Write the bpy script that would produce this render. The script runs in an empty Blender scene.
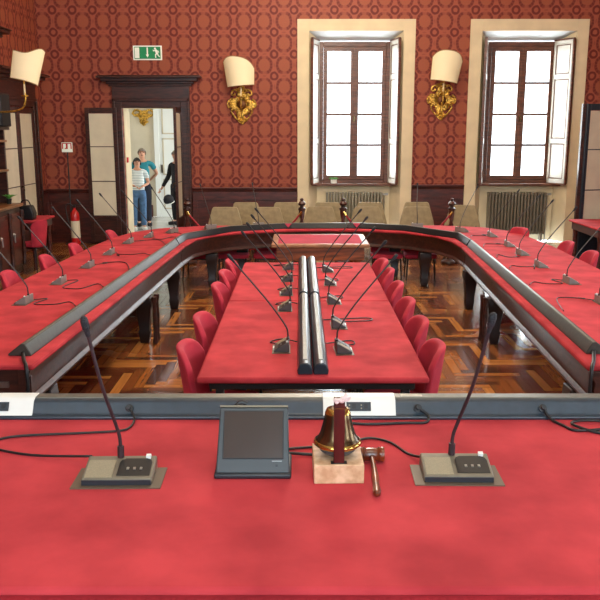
import bpy, bmesh, math, random
from mathutils import Vector, Matrix
random.seed(7)
C = bpy.context.scene.collection
PI = math.pi
R = math.radians

# ------------------------------------------------------------------ materials
def lin(c):
    return tuple(((v/255)/12.92 if v/255 <= .04045 else ((v/255+.055)/1.055)**2.4) for v in c)+(1,)

def mat(name, rgb, rough=.6, metal=0, noise=0, nscale=8, bump=0, spec=.5, sheen=0, coat=0, rgb2=None, detail=4, emit=None, estr=0, stretch=None):
    m = bpy.data.materials.new(name); m.use_nodes = True
    nt = m.node_tree; n = nt.nodes; l = nt.links
    b = n['Principled BSDF']
    b.inputs['Base Color'].default_value = lin(rgb)
    b.inputs['Roughness'].default_value = rough
    b.inputs['Metallic'].default_value = metal
    b.inputs['Specular IOR Level'].default_value = spec
    if sheen:
        b.inputs['Sheen Weight'].default_value = sheen
        b.inputs['Sheen Roughness'].default_value = .5
        b.inputs['Sheen Tint'].default_value = lin(tuple(min(255, v+60) for v in rgb))
    if coat: b.inputs['Coat Weight'].default_value = coat
    if emit:
        b.inputs['Emission Color'].default_value = lin(emit); b.inputs['Emission Strength'].default_value = estr
    if noise or rgb2 or bump:
        tc = n.new('ShaderNodeTexCoord'); nz = n.new('ShaderNodeTexNoise')
        nz.inputs['Scale'].default_value = nscale; nz.inputs['Detail'].default_value = detail
        if stretch:
            mp = n.new('ShaderNodeMapping'); mp.inputs['Scale'].default_value = stretch
            l.new(tc.outputs['Object'], mp.inputs['Vector']); l.new(mp.outputs['Vector'], nz.inputs['Vector'])
        else:
            l.new(tc.outputs['Object'], nz.inputs['Vector'])
        if noise or rgb2:
            cr = n.new('ShaderNodeValToRGB')
            cr.color_ramp.elements[0].position = .35; cr.color_ramp.elements[1].position = .68
            a = lin(tuple(max(0, v*(1-noise)) for v in rgb)); c2 = lin(rgb2) if rgb2 else lin(tuple(min(255, v*(1+noise)) for v in rgb))
            cr.color_ramp.elements[0].color = a; cr.color_ramp.elements[1].color = c2
            l.new(nz.outputs['Fac'], cr.inputs['Fac']); l.new(cr.outputs['Color'], b.inputs['Base Color'])
        if bump:
            bp = n.new('ShaderNodeBump'); bp.inputs['Strength'].default_value = bump; bp.inputs['Distance'].default_value = .01
            l.new(nz.outputs['Fac'], bp.inputs['Height']); l.new(bp.outputs['Normal'], b.inputs['Normal'])
    return m

M = {}
M['cloth'] = mat('red_suede', (174, 50, 57), .85, noise=.09, nscale=4.5, detail=10, bump=.12, sheen=.15, spec=.15, rgb2=(196, 64, 70))
M['cloth_shaded'] = mat('red_suede_shaded', (140, 32, 42), .85, noise=.08, nscale=8, spec=.15)  # same suede darkened, as its nap looks on the desk's turned-down edge
M['chair_red'] = mat('chair_velvet', (176, 46, 62), .75, noise=.08, nscale=6, sheen=.3, spec=.2)
M['pink'] = mat('faded_red_baize', (176, 62, 80), .9, noise=.05, nscale=5, spec=.15)
M['dark_wood'] = mat('dark_walnut', (56, 27, 19), .36, noise=.35, nscale=6, spec=.5, stretch=(1, 1, 6))
M['dark_wood_h'] = mat('dark_walnut_horizontal', (58, 28, 21), .42, noise=.3, nscale=5, spec=.5, stretch=(1, 6, 6))
M['mahog'] = mat('mahogany_panel', (74, 30, 22), .38, noise=.25, nscale=4, stretch=(1, 1, 5))
M['mid_wood'] = mat('brown_window_wood', (96, 58, 40), .4, noise=.2, nscale=5, stretch=(1, 1, 6))
M['podium_wood'] = mat('orange_brown_wood', (130, 66, 34), .35, noise=.25, nscale=6, stretch=(.6, 5, 5))
M['pale_wood_edge'] = mat('worn_wood_edge', (150, 100, 66), .5, noise=.15, nscale=8)
M['counter'] = mat('honey_wood', (136, 88, 48), .3, noise=.2, nscale=4, stretch=(3, .6, 3))
M['leg_wood'] = mat('near_black_leg_wood', (32, 17, 14), .38, noise=.2, nscale=6)
M['head_rail'] = mat('black_trunking', (22, 24, 28), .45, spec=.35)
M['mic_silver'] = mat('mic_silver_grey', (128, 126, 120), .4, metal=.2)
M['black'] = mat('matt_black_plastic', (20, 20, 22), .45)
M['wing_rail'] = mat('olive_grey_trunking', (62, 62, 56), .5, noise=.06, nscale=30, spec=.35)
M['rail'] = mat('charcoal_trunking', (40, 52, 62), .3, noise=.06, nscale=40, spec=.6)
M['rail_top'] = mat('trunking_lid_metal', (112, 112, 104), .42, metal=.5, noise=.05, nscale=30)
M['white_pl'] = mat('white_plastic', (226, 228, 222), .4)
M['cream_panel'] = mat('cream_panel', (214, 206, 180), .55, noise=.03, nscale=3)
M['cream'] = mat('cream_stucco', (220, 204, 168), .75, noise=.03, nscale=3)
M['white_and_daylit_paint'] = mat('white_and_daylit_paint', (216, 220, 218), .6)
M['shutter_w'] = mat('shutter_paint', (208, 208, 200), .5, noise=.03, nscale=6)
M['hall'] = mat('corridor_plaster', (190, 180, 158), .8, noise=.04, nscale=2)
M['tan'] = mat('olive_tan_fabric', (146, 130, 98), .8, noise=.06, nscale=12)
M['gold'] = mat('gilded_wood', (186, 148, 66), .32, metal=.75, noise=.35, nscale=30, bump=.6)
M['gold_dark'] = mat('gilt_shadow_paint', (110, 66, 26), .5, metal=.4)
M['shade'] = mat('parchment_shade', (232, 220, 184), .8, emit=(255, 225, 160), estr=.12)
M['shade_trim'] = mat('gilt_trim_line', (150, 116, 66), .5)
M['brass'] = mat('dark_brass', (96, 78, 56), .25, metal=.95, noise=.25, nscale=20)
M['brass_bright'] = mat('polished_brass', (196, 160, 84), .2, metal=.95)
M['steel'] = mat('steel', (170, 172, 170), .28, metal=.9)
M['radiator'] = mat('radiator_enamel', (138, 134, 116), .4, noise=.05, nscale=6)
M['radiator_d'] = mat('radiator_enamel_dark', (112, 104, 88), .4, noise=.05, nscale=6)
M['mic'] = mat('mic_taupe_plastic', (112, 104, 88), .42, noise=.04, nscale=40)
M['mic_side'] = mat('mic_side_blue_black', (34, 40, 46), .4)
M['mic_dark'] = mat('mic_charcoal', (72, 72, 71), .4)
M['grille'] = mat('mic_grille', (142, 132, 108), .6, noise=.05, nscale=300)
M['mic_neck'] = mat('gooseneck_rubber', (44, 28, 32), .45)
M['neck_metal'] = mat('gooseneck_metal', (62, 56, 54), .35, metal=.5)
M['foam'] = mat('mic_foam', (26, 28, 34), .6, bump=.6, nscale=250)
M['plate'] = mat('mic_base_plate', (92, 78, 62), .5)
M['screen'] = mat('screen_off', (60, 50, 44), .22, noise=.05, nscale=8)
M['monitor'] = mat('monitor_grey', (60, 67, 70), .38)
M['monitor_edge'] = mat('monitor_bezel_edge', (128, 120, 100), .35)
M['block'] = mat('pinkish_stone_wood', (200, 154, 112), .55, rgb2=(222, 186, 148), noise=.06, nscale=40, detail=8)
M['gavel'] = mat('gavel_wood', (98, 44, 20), .3, noise=.35, nscale=25, coat=.4)
M['post_wood'] = mat('yoke_rosewood', (72, 24, 22), .25, noise=.2, nscale=30, stretch=(1, 1, .3))
M['bow'] = mat('pale_ribbon', (226, 206, 200), .8)
M['ext_red'] = mat('extinguisher_red', (190, 24, 26), .3, coat=.3)
M['label_w'] = mat('paper_label', (222, 214, 186), .6)
M['red_sign'] = mat('sign_red', (196, 36, 36), .5)
M['green'] = mat('exit_green', (14, 132, 78), .5, emit=(14, 132, 78), estr=.12)
M['sign_white'] = mat('sign_white', (232, 238, 226), .5, emit=(232, 238, 226), estr=.12)
M['rope'] = mat('red_rope', (150, 26, 36), .7, bump=.5, nscale=60)
M['leaf'] = mat('leaf_green', (84, 150, 62), .5)
M['skin'] = mat('skin', (200, 146, 120), .55)
M['jeans'] = mat('denim', (70, 104, 142), .85, noise=.1, nscale=20)
M['teal'] = mat('teal_cotton', (34, 122, 136), .85)
M['navy'] = mat('navy_cloth', (28, 32, 48), .85)
M['blackcloth'] = mat('black_cloth', (22, 22, 28), .85)
M['hair_dark'] = mat('dark_hair', (26, 20, 20), .6)
M['hair_grey'] = mat('grey_hair', (124, 112, 100), .7)
M['shoe'] = mat('pale_shoe', (206, 204, 200), .6)
M['paint_tape'] = mat('paper_tape', (196, 192, 176), .7)
M['hall_floor'] = mat('corridor_tiles', (186, 186, 182), .2, noise=.05, nscale=3)
M['ceil'] = mat('ceiling_plaster', (226, 214, 190), .9)

def striped():
    m = mat('striped_tee', (204, 212, 212), .85); nt = m.node_tree; n = nt.nodes; l = nt.links
    tc = n.new('ShaderNodeTexCoord'); w = n.new('ShaderNodeTexWave'); w.wave_type = 'BANDS'; w.bands_direction = 'Z'
    w.inputs['Scale'].default_value = 9; w.inputs['Distortion'].default_value = .6
    cr = n.new('ShaderNodeValToRGB'); cr.color_ramp.elements[0].color = lin((150, 166, 174)); cr.color_ramp.elements[1].color = lin((222, 228, 226))
    cr.color_ramp.elements[0].position = .2; cr.color_ramp.elements[1].position = .5
    l.new(tc.outputs['Object'], w.inputs['Vector']); l.new(w.outputs['Fac'], cr.inputs['Fac'])
    l.new(cr.outputs['Color'], n['Principled BSDF'].inputs['Base Color']); return m
M['tee'] = striped()

def glass():
    m = bpy.data.materials.new('window_glass'); m.use_nodes = True; nt = m.node_tree; n = nt.nodes; n.clear()
    o = n.new('ShaderNodeOutputMaterial'); t = n.new('ShaderNodeBsdfTransparent'); g = n.new('ShaderNodeBsdfGlossy'); mx = n.new('ShaderNodeMixShader')
    t.inputs['Color'].default_value = (.95, .97, .97, 1); g.inputs['Roughness'].default_value = .03; mx.inputs['Fac'].default_value = .06
    nt.links.new(t.outputs[0], mx.inputs[1]); nt.links.new(g.outputs[0], mx.inputs[2]); nt.links.new(mx.outputs[0], o.inputs['Surface'])
    return m
M['glass'] = glass()

def damask(name, axis, px=.3735, pz=.393, ox=0., oz=0.):
    """woven red damask: a lattice of large dotted ovals with small rings between them"""
    m = bpy.data.materials.new(name); m.use_nodes = True; nt = m.node_tree; n = nt.nodes; l = nt.links
    b = n['Principled BSDF']; b.inputs['Roughness'].default_value = .62; b.inputs['Specular IOR Level'].default_value = .35
    tc = n.new('ShaderNodeTexCoord'); sp = n.new('ShaderNodeSeparateXYZ'); l.new(tc.outputs['Object'], sp.inputs[0])
    def val(v):
        return v
    def mth(op, a, c=None, d=None):
        k = n.new('ShaderNodeMath'); k.operation = op
        for i, v in enumerate((a, c, d)):
            if v is None: continue
            if isinstance(v, (int, float)): k.inputs[i].default_value = v
            else: l.new(v, k.inputs[i])
        return k.outputs[0]
    # slight hand-woven waver
    nz = n.new('ShaderNodeTexNoise'); nz.inputs['Scale'].default_value = 14; l.new(tc.outputs['Object'], nz.inputs['Vector'])
    wob = mth('MULTIPLY', mth('SUBTRACT', nz.outputs['Fac'], .5), .07)
    u = mth('ADD', mth('DIVIDE', mth('ADD', sp.outputs[axis], ox), px), wob)
    v = mth('ADD', mth('DIVIDE', mth('ADD', sp.outputs[2], oz), pz), wob)
    fx = mth('SUBTRACT', mth('FRACT', u), .5); fy = mth('SUBTRACT', mth('FRACT', v), .5)
    gx = mth('SUBTRACT', mth('FRACT', mth('ADD', u, .5)), .5); gy = mth('SUBTRACT', mth('FRACT', mth('ADD', v, .5)), .5)
    def rad(a, c, ra, rb):
        return mth('SQRT', mth('ADD', mth('POWER', mth('DIVIDE', a, ra), 2), mth('POWER', mth('DIVIDE', c, rb), 2)))
    def band(d, r, w):   # 1 on the ring |d-r|<w, soft
        mr = n.new('ShaderNodeMapRange'); mr.interpolation_type = 'SMOOTHSTEP'
        l.new(mth('ABSOLUTE', mth('SUBTRACT', d, r)), mr.inputs['Value'])
        mr.inputs['From Min'].default_value = w*.55; mr.inputs['From Max'].default_value = w*1.35
        mr.inputs['To Min'].default_value = 1; mr.inputs['To Max'].default_value = 0
        return mr.outputs[0]
    d1 = rad(fx, mth('MULTIPLY', fy, mth('SUBTRACT', 1.12, mth('ABSOLUTE', mth('MULTIPLY', fx, .55)))), .35, .385); d2 = rad(gx, gy, .165, .16)
    ang = mth('ARCTAN2', fy, fx)
    beads = mth('ADD', .86, mth('MULTIPLY', mth('SINE', mth('MULTIPLY', ang, 16)), .14))
    # the oval is open at its top and foot
    side = n.new('ShaderNodeMapRange'); l.new(mth('ABSOLUTE', mth('COSINE', ang)), side.inputs['Value'])
    side.inputs['From Min'].default_value = .18; side.inputs['From Max'].default_value = .42; side.inputs['To Min'].default_value = .3
    r1 = mth('MULTIPLY', mth('MULTIPLY', band(d1, 1, .19), beads), side.outputs[0])
    r2 = band(d2, 1, .36)
    dot = band(rad(gx, fy, .05, .13), 0, .8)
    dot2 = band(rad(fx, gy, .13, .05), 0, .8)
    ann = n.new('ShaderNodeMath'); ann.operation = 'MAXIMUM'; l.new(r1, ann.inputs[0]); l.new(r2, ann.inputs[1])
    pat = mth('MAXIMUM', ann.outputs[0], mth('MULTIPLY', mth('MAXIMUM', dot, dot2), .35))
    inside = n.new('ShaderNodeMapRange'); l.new(d1, inside.inputs['Value']); inside.inputs['From Min'].default_value = .75; inside.inputs['From Max'].default_value = .95
    inside.inputs['To Min'].default_value = 1; inside.inputs['To Max'].default_value = 0
    mx = n.new('ShaderNodeMix'); mx.data_type = 'RGBA'; mx.inputs[6].default_value = lin((170, 88, 64)); mx.inputs[7].default_value = lin((166, 88, 60))
    l.new(inside.outputs[0], mx.inputs[0])
    weave = n.new('ShaderNodeTexNoise'); weave.inputs['Scale'].default_value = 60; l.new(tc.outputs['Object'], weave.inputs['Vector'])
    wv = n.new('ShaderNodeMix'); wv.data_type = 'RGBA'; wv.blend_type = 'MULTIPLY'; wv.inputs[0].default_value = .4
    l.new(mx.outputs[2], wv.inputs[6]); l.new(weave.outputs['Color'], wv.inputs[7])
    bw = n.new('ShaderNodeMix'); bw.data_type = 'RGBA'; l.new(mth('MULTIPLY', pat, .9), bw.inputs[0])
    l.new(wv.outputs[2], bw.inputs[6]); bw.inputs[7].default_value = lin((96, 26, 20))
    l.new(bw.outputs[2], b.inputs['Base Color'])
    return m
M['damask_x'] = damask('damask_wallpaper', 0, ox=.11, oz=.0)
M['damask_y'] = damask('damask_wallpaper_side', 1, ox=.1, oz=.12)

def parquet():
    m = bpy.data.materials.new('oak_walnut_parquet'); m.use_nodes = True; nt = m.node_tree; n = nt.nodes; l = nt.links
    b = n['Principled BSDF']
    at = n.new('ShaderNodeAttribute'); at.attribute_name = 'tint'
    uv = n.new('ShaderNodeUVMap'); uv.uv_map = 'UVMap'
    mp = n.new('ShaderNodeMapping'); mp.inputs['Scale'].default_value = (1.2, 22, 1); l.new(uv.outputs[0], mp.inputs['Vector'])
    nz = n.new('ShaderNodeTexNoise'); nz.inputs['Scale'].default_value = 2; nz.inputs['Detail'].default_value = 5; l.new(mp.outputs[0], nz.inputs['Vector'])
    mr = n.new('ShaderNodeMapRange'); l.new(nz.outputs['Fac'], mr.inputs['Value']); mr.inputs['To Min'].default_value = .5; mr.inputs['To Max'].default_value = 1.45
    mx = n.new('ShaderNodeMix'); mx.data_type = 'RGBA'; mx.blend_type = 'MULTIPLY'; mx.inputs[0].default_value = 1
    l.new(at.outputs['Color'], mx.inputs[6]); l.new(mr.outputs[0], mx.inputs[7]); l.new(mx.outputs[2], b.inputs['Base Color'])
    n2 = n.new('ShaderNodeTexNoise'); n2.inputs['Scale'].default_value = 1.5
    tc = n.new('ShaderNodeTexCoord'); l.new(tc.outputs['Object'], n2.inputs['Vector'])
    m2 = n.new('ShaderNodeMapRange'); l.new(n2.outputs['Fac'], m2.inputs['Value']); m2.inputs['To Min'].default_value = .16; m2.inputs['To Max'].default_value = .34
    l.new(m2.outputs[0], b.inputs['Roughness']); b.inputs['Specular IOR Level'].default_value = .6; b.inputs['Coat Weight'].default_value = .6; b.inputs['Coat Roughness'].default_value = .1
    return m
M['parquet'] = parquet()

# ------------------------------------------------------------------ mesh builder
class MB:
    def __init__(s): s.v = []; s.f = []
    def add(s, vs, fs, mtx=None):
        o = len(s.v)
        s.v += [tuple(mtx @ Vector(p)) if mtx else tuple(p) for p in vs]
        s.f += [tuple(i+o for i in f) for f in fs]; return s
    def box(s, x0, x1, y0, y1, z0, z1, mtx=None):
        vs = [(x, y, z) for x in (x0, x1) for y in (y0, y1) for z in (z0, z1)]
        return s.add(vs, [(0, 1, 3, 2), (4, 6, 7, 5), (0, 4, 5, 1), (2, 3, 7, 6), (0, 2, 6, 4), (1, 5, 7, 3)], mtx)
    def prism(s, poly, h0, h1, frame=None):
        """poly: 2D ring, extruded along z from h0 to h1, frame maps (x,y,z)"""
        n = len(poly)
        vs = [(p[0], p[1], h0) for p in poly]+[(p[0], p[1], h1) for p in poly]
        fs = [tuple(range(n))[::-1], tuple(range(n, 2*n))]+[(i, (i+1) % n, n+(i+1) % n, n+i) for i in range(n)]
        return s.add(vs, fs, frame)
    def lathe(s, prof, n=24, mtx=None, cap=True):
        vs = []; fs = []
        for r, z in prof:
            for i in range(n):
                a = 2*PI*i/n; vs.append((r*math.cos(a), r*math.sin(a), z))
        m = len(prof)
        for j in range(m-1):
            for i in range(n):
                fs.append((j*n+i, j*n+(i+1) % n, (j+1)*n+(i+1) % n, (j+1)*n+i))
        if cap: fs += [tuple(range(n))[::-1], tuple(range((m-1)*n, m*n))]
        return s.add(vs, fs, mtx)
    def tube(s, pts, r, n=8, mtx=None, closed=False):
        pts = [Vector(p) for p in pts]; m = len(pts); vs = []; fs = []
        rs = r if isinstance(r, (list, tuple)) else [r]*m
        up = None
        for k, p in enumerate(pts):
            t = (pts[min(k+1, m-1)]-pts[max(k-1, 0)])
            if t.length < 1e-9: t = Vector((0, 0, 1))
            t.normalize()
            if up is None:
                up = Vector((0, 0, 1)) if abs(t.z) < .9 else Vector((1, 0, 0))
            a = t.cross(up).normalized(); b2 = a.cross(t).normalized(); up = b2
            for i in range(n):
                w = 2*PI*i/n; vs.append(p+(a*math.cos(w)+b2*math.sin(w))*rs[k])
        for j in range(m-1):
            for i in range(n): fs.append((j*n+i, j*n+(i+1) % n, (j+1)*n+(i+1) % n, (j+1)*n+i))
        fs += [tuple(range(n))[::-1], tuple(range((m-1)*n, m*n))]
        return s.add(vs, fs, mtx)
    def sweep(s, prof, path, up=(0, 0, 1)):
        """prof: ring of (side, z) pairs, path: planar polyline in XY, mitred; closed ends"""
        P = [Vector((p[0], p[1])) for p in path]; n = len(prof); vs = []; fs = []
        for k, p in enumerate(P):
            d0 = (P[k]-P[k-1]).normalized() if k > 0 else None
            d1 = (P[k+1]-P[k]).normalized() if k < len(P)-1 else None
            d0 = d0 or d1; d1 = d1 or d0
            n0 = Vector((d0.y, -d0.x)); n1 = Vector((d1.y, -d1.x)); m = (n0+n1).normalized(); m /= max(.4, m.dot(n0))
            for a, z in prof: vs.append((p.x+m.x*a, p.y+m.y*a, z))
        for j in range(len(P)-1):
            for i in range(n): fs.append((j*n+i, j*n+(i+1) % n, (j+1)*n+(i+1) % n, (j+1)*n+i))
        fs += [tuple(range(n))[::-1], tuple(range((len(P)-1)*n, len(P)*n))]
        return s.add(vs, fs)
    def build(s, name, m, parent=None, bevel=0, smooth=False, seg=2, subsurf=0, loc=None):
        me = bpy.data.meshes.new(name); me.from_pydata([tuple(v) for v in s.v], [], s.f)
        bm = bmesh.new(); bm.from_mesh(me); bmesh.ops.recalc_face_normals(bm, faces=bm.faces); bm.to_mesh(me); bm.free()
        me.materials.append(M[m] if isinstance(m, str) else m)
        o = bpy.data.objects.new(name, me); C.objects.link(o)
        if parent: o.parent = parent
        if loc: o.location = loc
        if bevel:
            b = o.modifiers.new('bevel', 'BEVEL'); b.width = bevel; b.segments = seg; b.limit_method = 'ANGLE'; b.angle_limit = R(35)
        if subsurf:
            q = o.modifiers.new('sub', 'SUBSURF'); q.levels = q.render_levels = subsurf
        if smooth or bevel:
            for p in me.polygons: p.use_smooth = True
            if not smooth or smooth == 'auto':
                try: me.set_sharp_from_angle(angle=R(35))
                except Exception: pass
        return o

def tag(o, label=None, cat=None, group=None, kind=None):
    if label: o['label'] = label
    if cat: o['category'] = cat
    if group: o['group'] = group
    if kind: o['kind'] = kind
    return o
def empty(name, loc=(0, 0, 0), rz=0, **k):
    o = bpy.data.objects.new(name, None); C.objects.link(o); o.location = loc; o.rotation_euler = (0, 0, rz); o.empty_display_size = .1
    tag(o, **k); return o
def struct(mb, name, m, parent=None, **k):
    o = mb.build(name, m, parent, **k)
    if not parent: o['kind'] = 'structure'
    return o
def copy_tree(o, parent=None, only=None):
    c = o.copy(); C.objects.link(c)
    if parent: c.parent = parent
    for ch in [x for x in bpy.data.objects if x.parent == o]:
        if only and ch.name.split('.')[0] not in only: continue
        copy_tree(ch, c)
    return c
def frame(o, ax, ay, az):
    """matrix mapping local x,y,z onto the given axes at o"""
    return Matrix(((ax[0], ay[0], az[0], o[0]), (ax[1], ay[1], az[1], o[1]), (ax[2], ay[2], az[2], o[2]), (0, 0, 0, 1)))
def T(x, y, z, rz=0, rx=0, ry=0):
    return Matrix.Translation((x, y, z)) @ Matrix.Rotation(rz, 4, 'Z') @ Matrix.Rotation(ry, 4, 'Y') @ Matrix.Rotation(rx, 4, 'X')
XZ = lambda y: frame((0, y, 0), (1, 0, 0), (0, 0, 1), (0, 1, 0))      # 2D (x,z) outline, extruded along +y
def smooth_path(pts, k=6):
    P = [Vector(p) for p in pts]; out = []
    for i in range(len(P)-1):
        a = P[max(i-1, 0)]; b = P[i]; c = P[i+1]; d = P[min(i+2, len(P)-1)]
        for j in range(k):
            t = j/k
            out.append(.5*((2*b)+(-a+c)*t+(2*a-5*b+4*c-d)*t*t+(-a+3*b-3*c+d)*t**3))
    out.append(P[-1]); return out

# ------------------------------------------------------------------ camera
H = 2.15
cam = bpy.data.cameras.new('camera'); co = bpy.data.objects.new('camera', cam); C.objects.link(co)
cam.sensor_width = 36; cam.lens = 36*800/600; cam.clip_start = .05
co.location = (0, 0, H); co.rotation_euler = (PI/2-math.atan(.2125), 0, 0)
bpy.context.scene.camera = co

# ------------------------------------------------------------------ room shell
XL, XR, YB, YR, ZC = -4.91, 5.75, 15.6, -3.0, 6.4
def wall_with_holes(name, x0, x1, z0, z1, holes, y0, y1, m):
    """a wall in the XZ plane split round its openings"""
    b = MB(); xs = x0
    for hx0, hx1, hz0, hz1 in sorted(holes):
        b.box(xs, hx0, y0, y1, z0, z1)
        if hz0 > z0: b.box(hx0, hx1, y0, y1, z0, hz0)
        b.box(hx0, hx1, y0, y1, hz1, z1); xs = hx1
    b.box(xs, x1, y0, y1, z0, z1)
    return struct(b, name, m)
WX = (1.05, 4.27)
holes = [(-3.376, -2.257, 0, 2.558)]+[(c-.88, c+.88, 0, 3.95) for c in WX]
wall_with_holes('wall_back', XL, XR, 0, ZC, holes, YB, YB+.1, 'damask_x')
# masonry behind the paper, so that the door and window reveals have their real depth
b = MB(); xs = XL-.5
for hx0, hx1, hz1 in [(-3.376, -2.257, 2.558)]+[(c-.885, c+.885, 3.955) for c in WX]:
    b.box(xs, hx0, YB+.1, YB+.6, 0, ZC); b.box(hx0, hx1, YB+.1, YB+.6, hz1, ZC); xs = hx1
b.box(xs, XR+.5, YB+.1, YB+.6, 0, ZC)
struct(b, 'wall_back_masonry', 'cream')
struct(MB().box(XL-.3, XL, YR, YB+.1, 0, ZC), 'wall_left', 'damask_y')
# tall windows added out of view in the right wall, to light the room
b = MB(); ys = YR
RWIN = [(-1.6, .2), (2.4, 4.2), (6.4, 8.2)]
for y0, y1 in RWIN:
    b.box(XR, XR+.3, ys, y0, 0, ZC); b.box(XR, XR+.3, y0, y1, 0, 1.15); b.box(XR, XR+.3, y0, y1, 3.9, ZC); ys = y1
b.box(XR, XR+.3, ys, YB+.1, 0, ZC)
struct(b, 'wall_right', 'damask_y')
REAR = [(-3.4, -1.6), (-.3, 1.5), (2.8, 4.6)]  # unseen rear windows, made tall so the desk duct reflects their daylight
wall_with_holes('wall_rear', XL-.3, XR+.3, 0, ZC, [(a, c, 1.6, 5.9) for a, c in REAR], YR-.3, YR, 'damask_x')
struct(MB().box(XL-.3, XR+.3, YR-.3, YB+.1, ZC, ZC+.2), 'ceiling', 'ceil')
def unseen_window(name, mtx, w, z0, z1):
    e = empty(name, kind='structure'); e.matrix_world = mtx
    f = MB()
    for x0, x1 in ((-w/2, -w/2+.09), (w/2-.09, w/2), (-.06, .06)): f.box(x0, x1, -.04, .04, z0, z1)
    for k in range(5):
        z = z0+(z1-z0)*k/4; f.box(-w/2, w/2, -.03, .03, max(z0, z-.03), min(z1, z+.03))
    f.build('window_frame', 'mid_wood', e, bevel=.006)
    MB().box(-w/2, w/2, -.003, .003, z0, z1).build('window_glass', 'glass', e)
    return e
for i, (a, c) in enumerate(REAR): unseen_window('window_%d' % (3+i), T((a+c)/2, YR-.15, 0), c-a, 1.6, 5.9)
for i, (a, c) in enumerate(RWIN): unseen_window('window_%d' % (6+i), T(XR+.15, (a+c)/2, 0, PI/2), c-a, 1.15, 3.9)

# parquet floor: herringbone boards, grain along each board
def make_floor():
    w = .085; m = 7; x0, x1, y0, y1 = XL, XR, YR, YB
    vs, fs, tints, uvs = [], [], [], []
    cols = [(160, 96, 44), (180, 112, 52), (116, 66, 34), (84, 48, 28), (190, 124, 62), (142, 82, 40), (98, 54, 30)]
    def quad(a, c, b_, d, horiz):
        a, c = max(a, x0), min(c, x1); b_, d = max(b_, y0), min(d, y1)
        if c-a < .004 or d-b_ < .004: return
        g = .0022; o = len(vs)
        vs.extend([(a+g, b_+g, 0), (c-g, b_+g, 0), (c-g, d-g, 0), (a+g, d-g, 0)]); fs.append((o, o+1, o+2, o+3))
        t = lin(random.choice(cols)); tints.append(t)
        r1, r2 = random.random()*40, random.random()*40
        if horiz: q = [(0, 0), (c-a, 0), (c-a, d-b_), (0, d-b_)]
        else: q = [(0, 0), (0, c-a), (d-b_, c-a), (d-b_, 0)]
        uvs.extend([(u+r1, v+r2) for u, v in q])
    ni = int((x1-x0)/w)+2; nj = int((y1-y0)/w)+2
    for j in range(-m, nj+m):
        for i in range(-2*m, ni+m):
            if (i-j) % (2*m) == 0: quad(x0+i*w, x0+(i+m)*w, y0+j*w, y0+(j+1)*w, True)
            if (i-j) % (2*m) == 2*m-1: quad(x0+i*w, x0+(i+1)*w, y0+j*w, y0+(j+m)*w, False)
    nq = len(fs)
    o = len(vs)
    for z in (-.2, -.003): vs.extend([(x0-.3, y0-.3, z), (x1+.3, y0-.3, z), (x1+.3, y1, z), (x0-.3, y1, z)])
    fs.extend([(o, o+3, o+2, o+1), (o+4, o+5, o+6, o+7), (o, o+1, o+5, o+4), (o+1, o+2, o+6, o+5), (o+2, o+3, o+7, o+6), (o+3, o, o+4, o+7)])
    me = bpy.data.meshes.new('floor'); me.from_pydata(vs, [], fs)
    ca = me.color_attributes.new('tint', 'FLOAT_COLOR', 'CORNER'); uv = me.uv_layers.new(name='UVMap')
    for k in range(nq):
        for q in range(4):
            ca.data[4*k+q].color = tints[k]; uv.data[4*k+q].uv = uvs[4*k+q]
    for k in range(4*nq, len(ca.data)): ca.data[k].color = lin((30, 16, 10))
    me.materials.append(M['parquet']); fl = bpy.data.objects.new('floor', me); C.objects.link(fl); fl['kind'] = 'structure'
make_floor()

# the dais the chairman's desk stands on
DZ = .54
struct(MB().box(-3.4, 3.6, -2.2, 2.46, 0, DZ), 'floor_dais', 'mahog', bevel=.01)

# corridor beyond the door
b = MB().box(-7, .2, YB+.6, 20.3, -.2, -.001)
struct(b, 'floor_corridor', 'hall_floor')
struct(MB().box(-3.376, -2.257, YB, YB+.6, -.2, .001), 'floor_threshold', 'mahog')
struct(MB().box(-7, .2, 20.3, 20.5, 0, 4), 'wall_corridor_back', 'hall')
struct(MB().box(-7.2, -7, YB+.6, 20.3, 0, 4), 'wall_corridor_left', 'hall')
b = MB().box(.2, .4, YB+.6, 17, 0, 4).box(.2, .4, 19.4, 20.5, 0, 4).box(.2, .4, 17, 19.4, 3.1, 4).box(.2, .4, 17, 19.4, 0, .6)
struct(b, 'wall_corridor_right', 'hall')
struct(MB().box(-7.2, .4, YB+.6, 20.5, 4, 4.2), 'ceiling_corridor', 'ceil')
struct(MB().box(-7, -3.72, 20.27, 20.3, 0, .3), 'baseboard_corridor', 'mahog')

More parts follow.
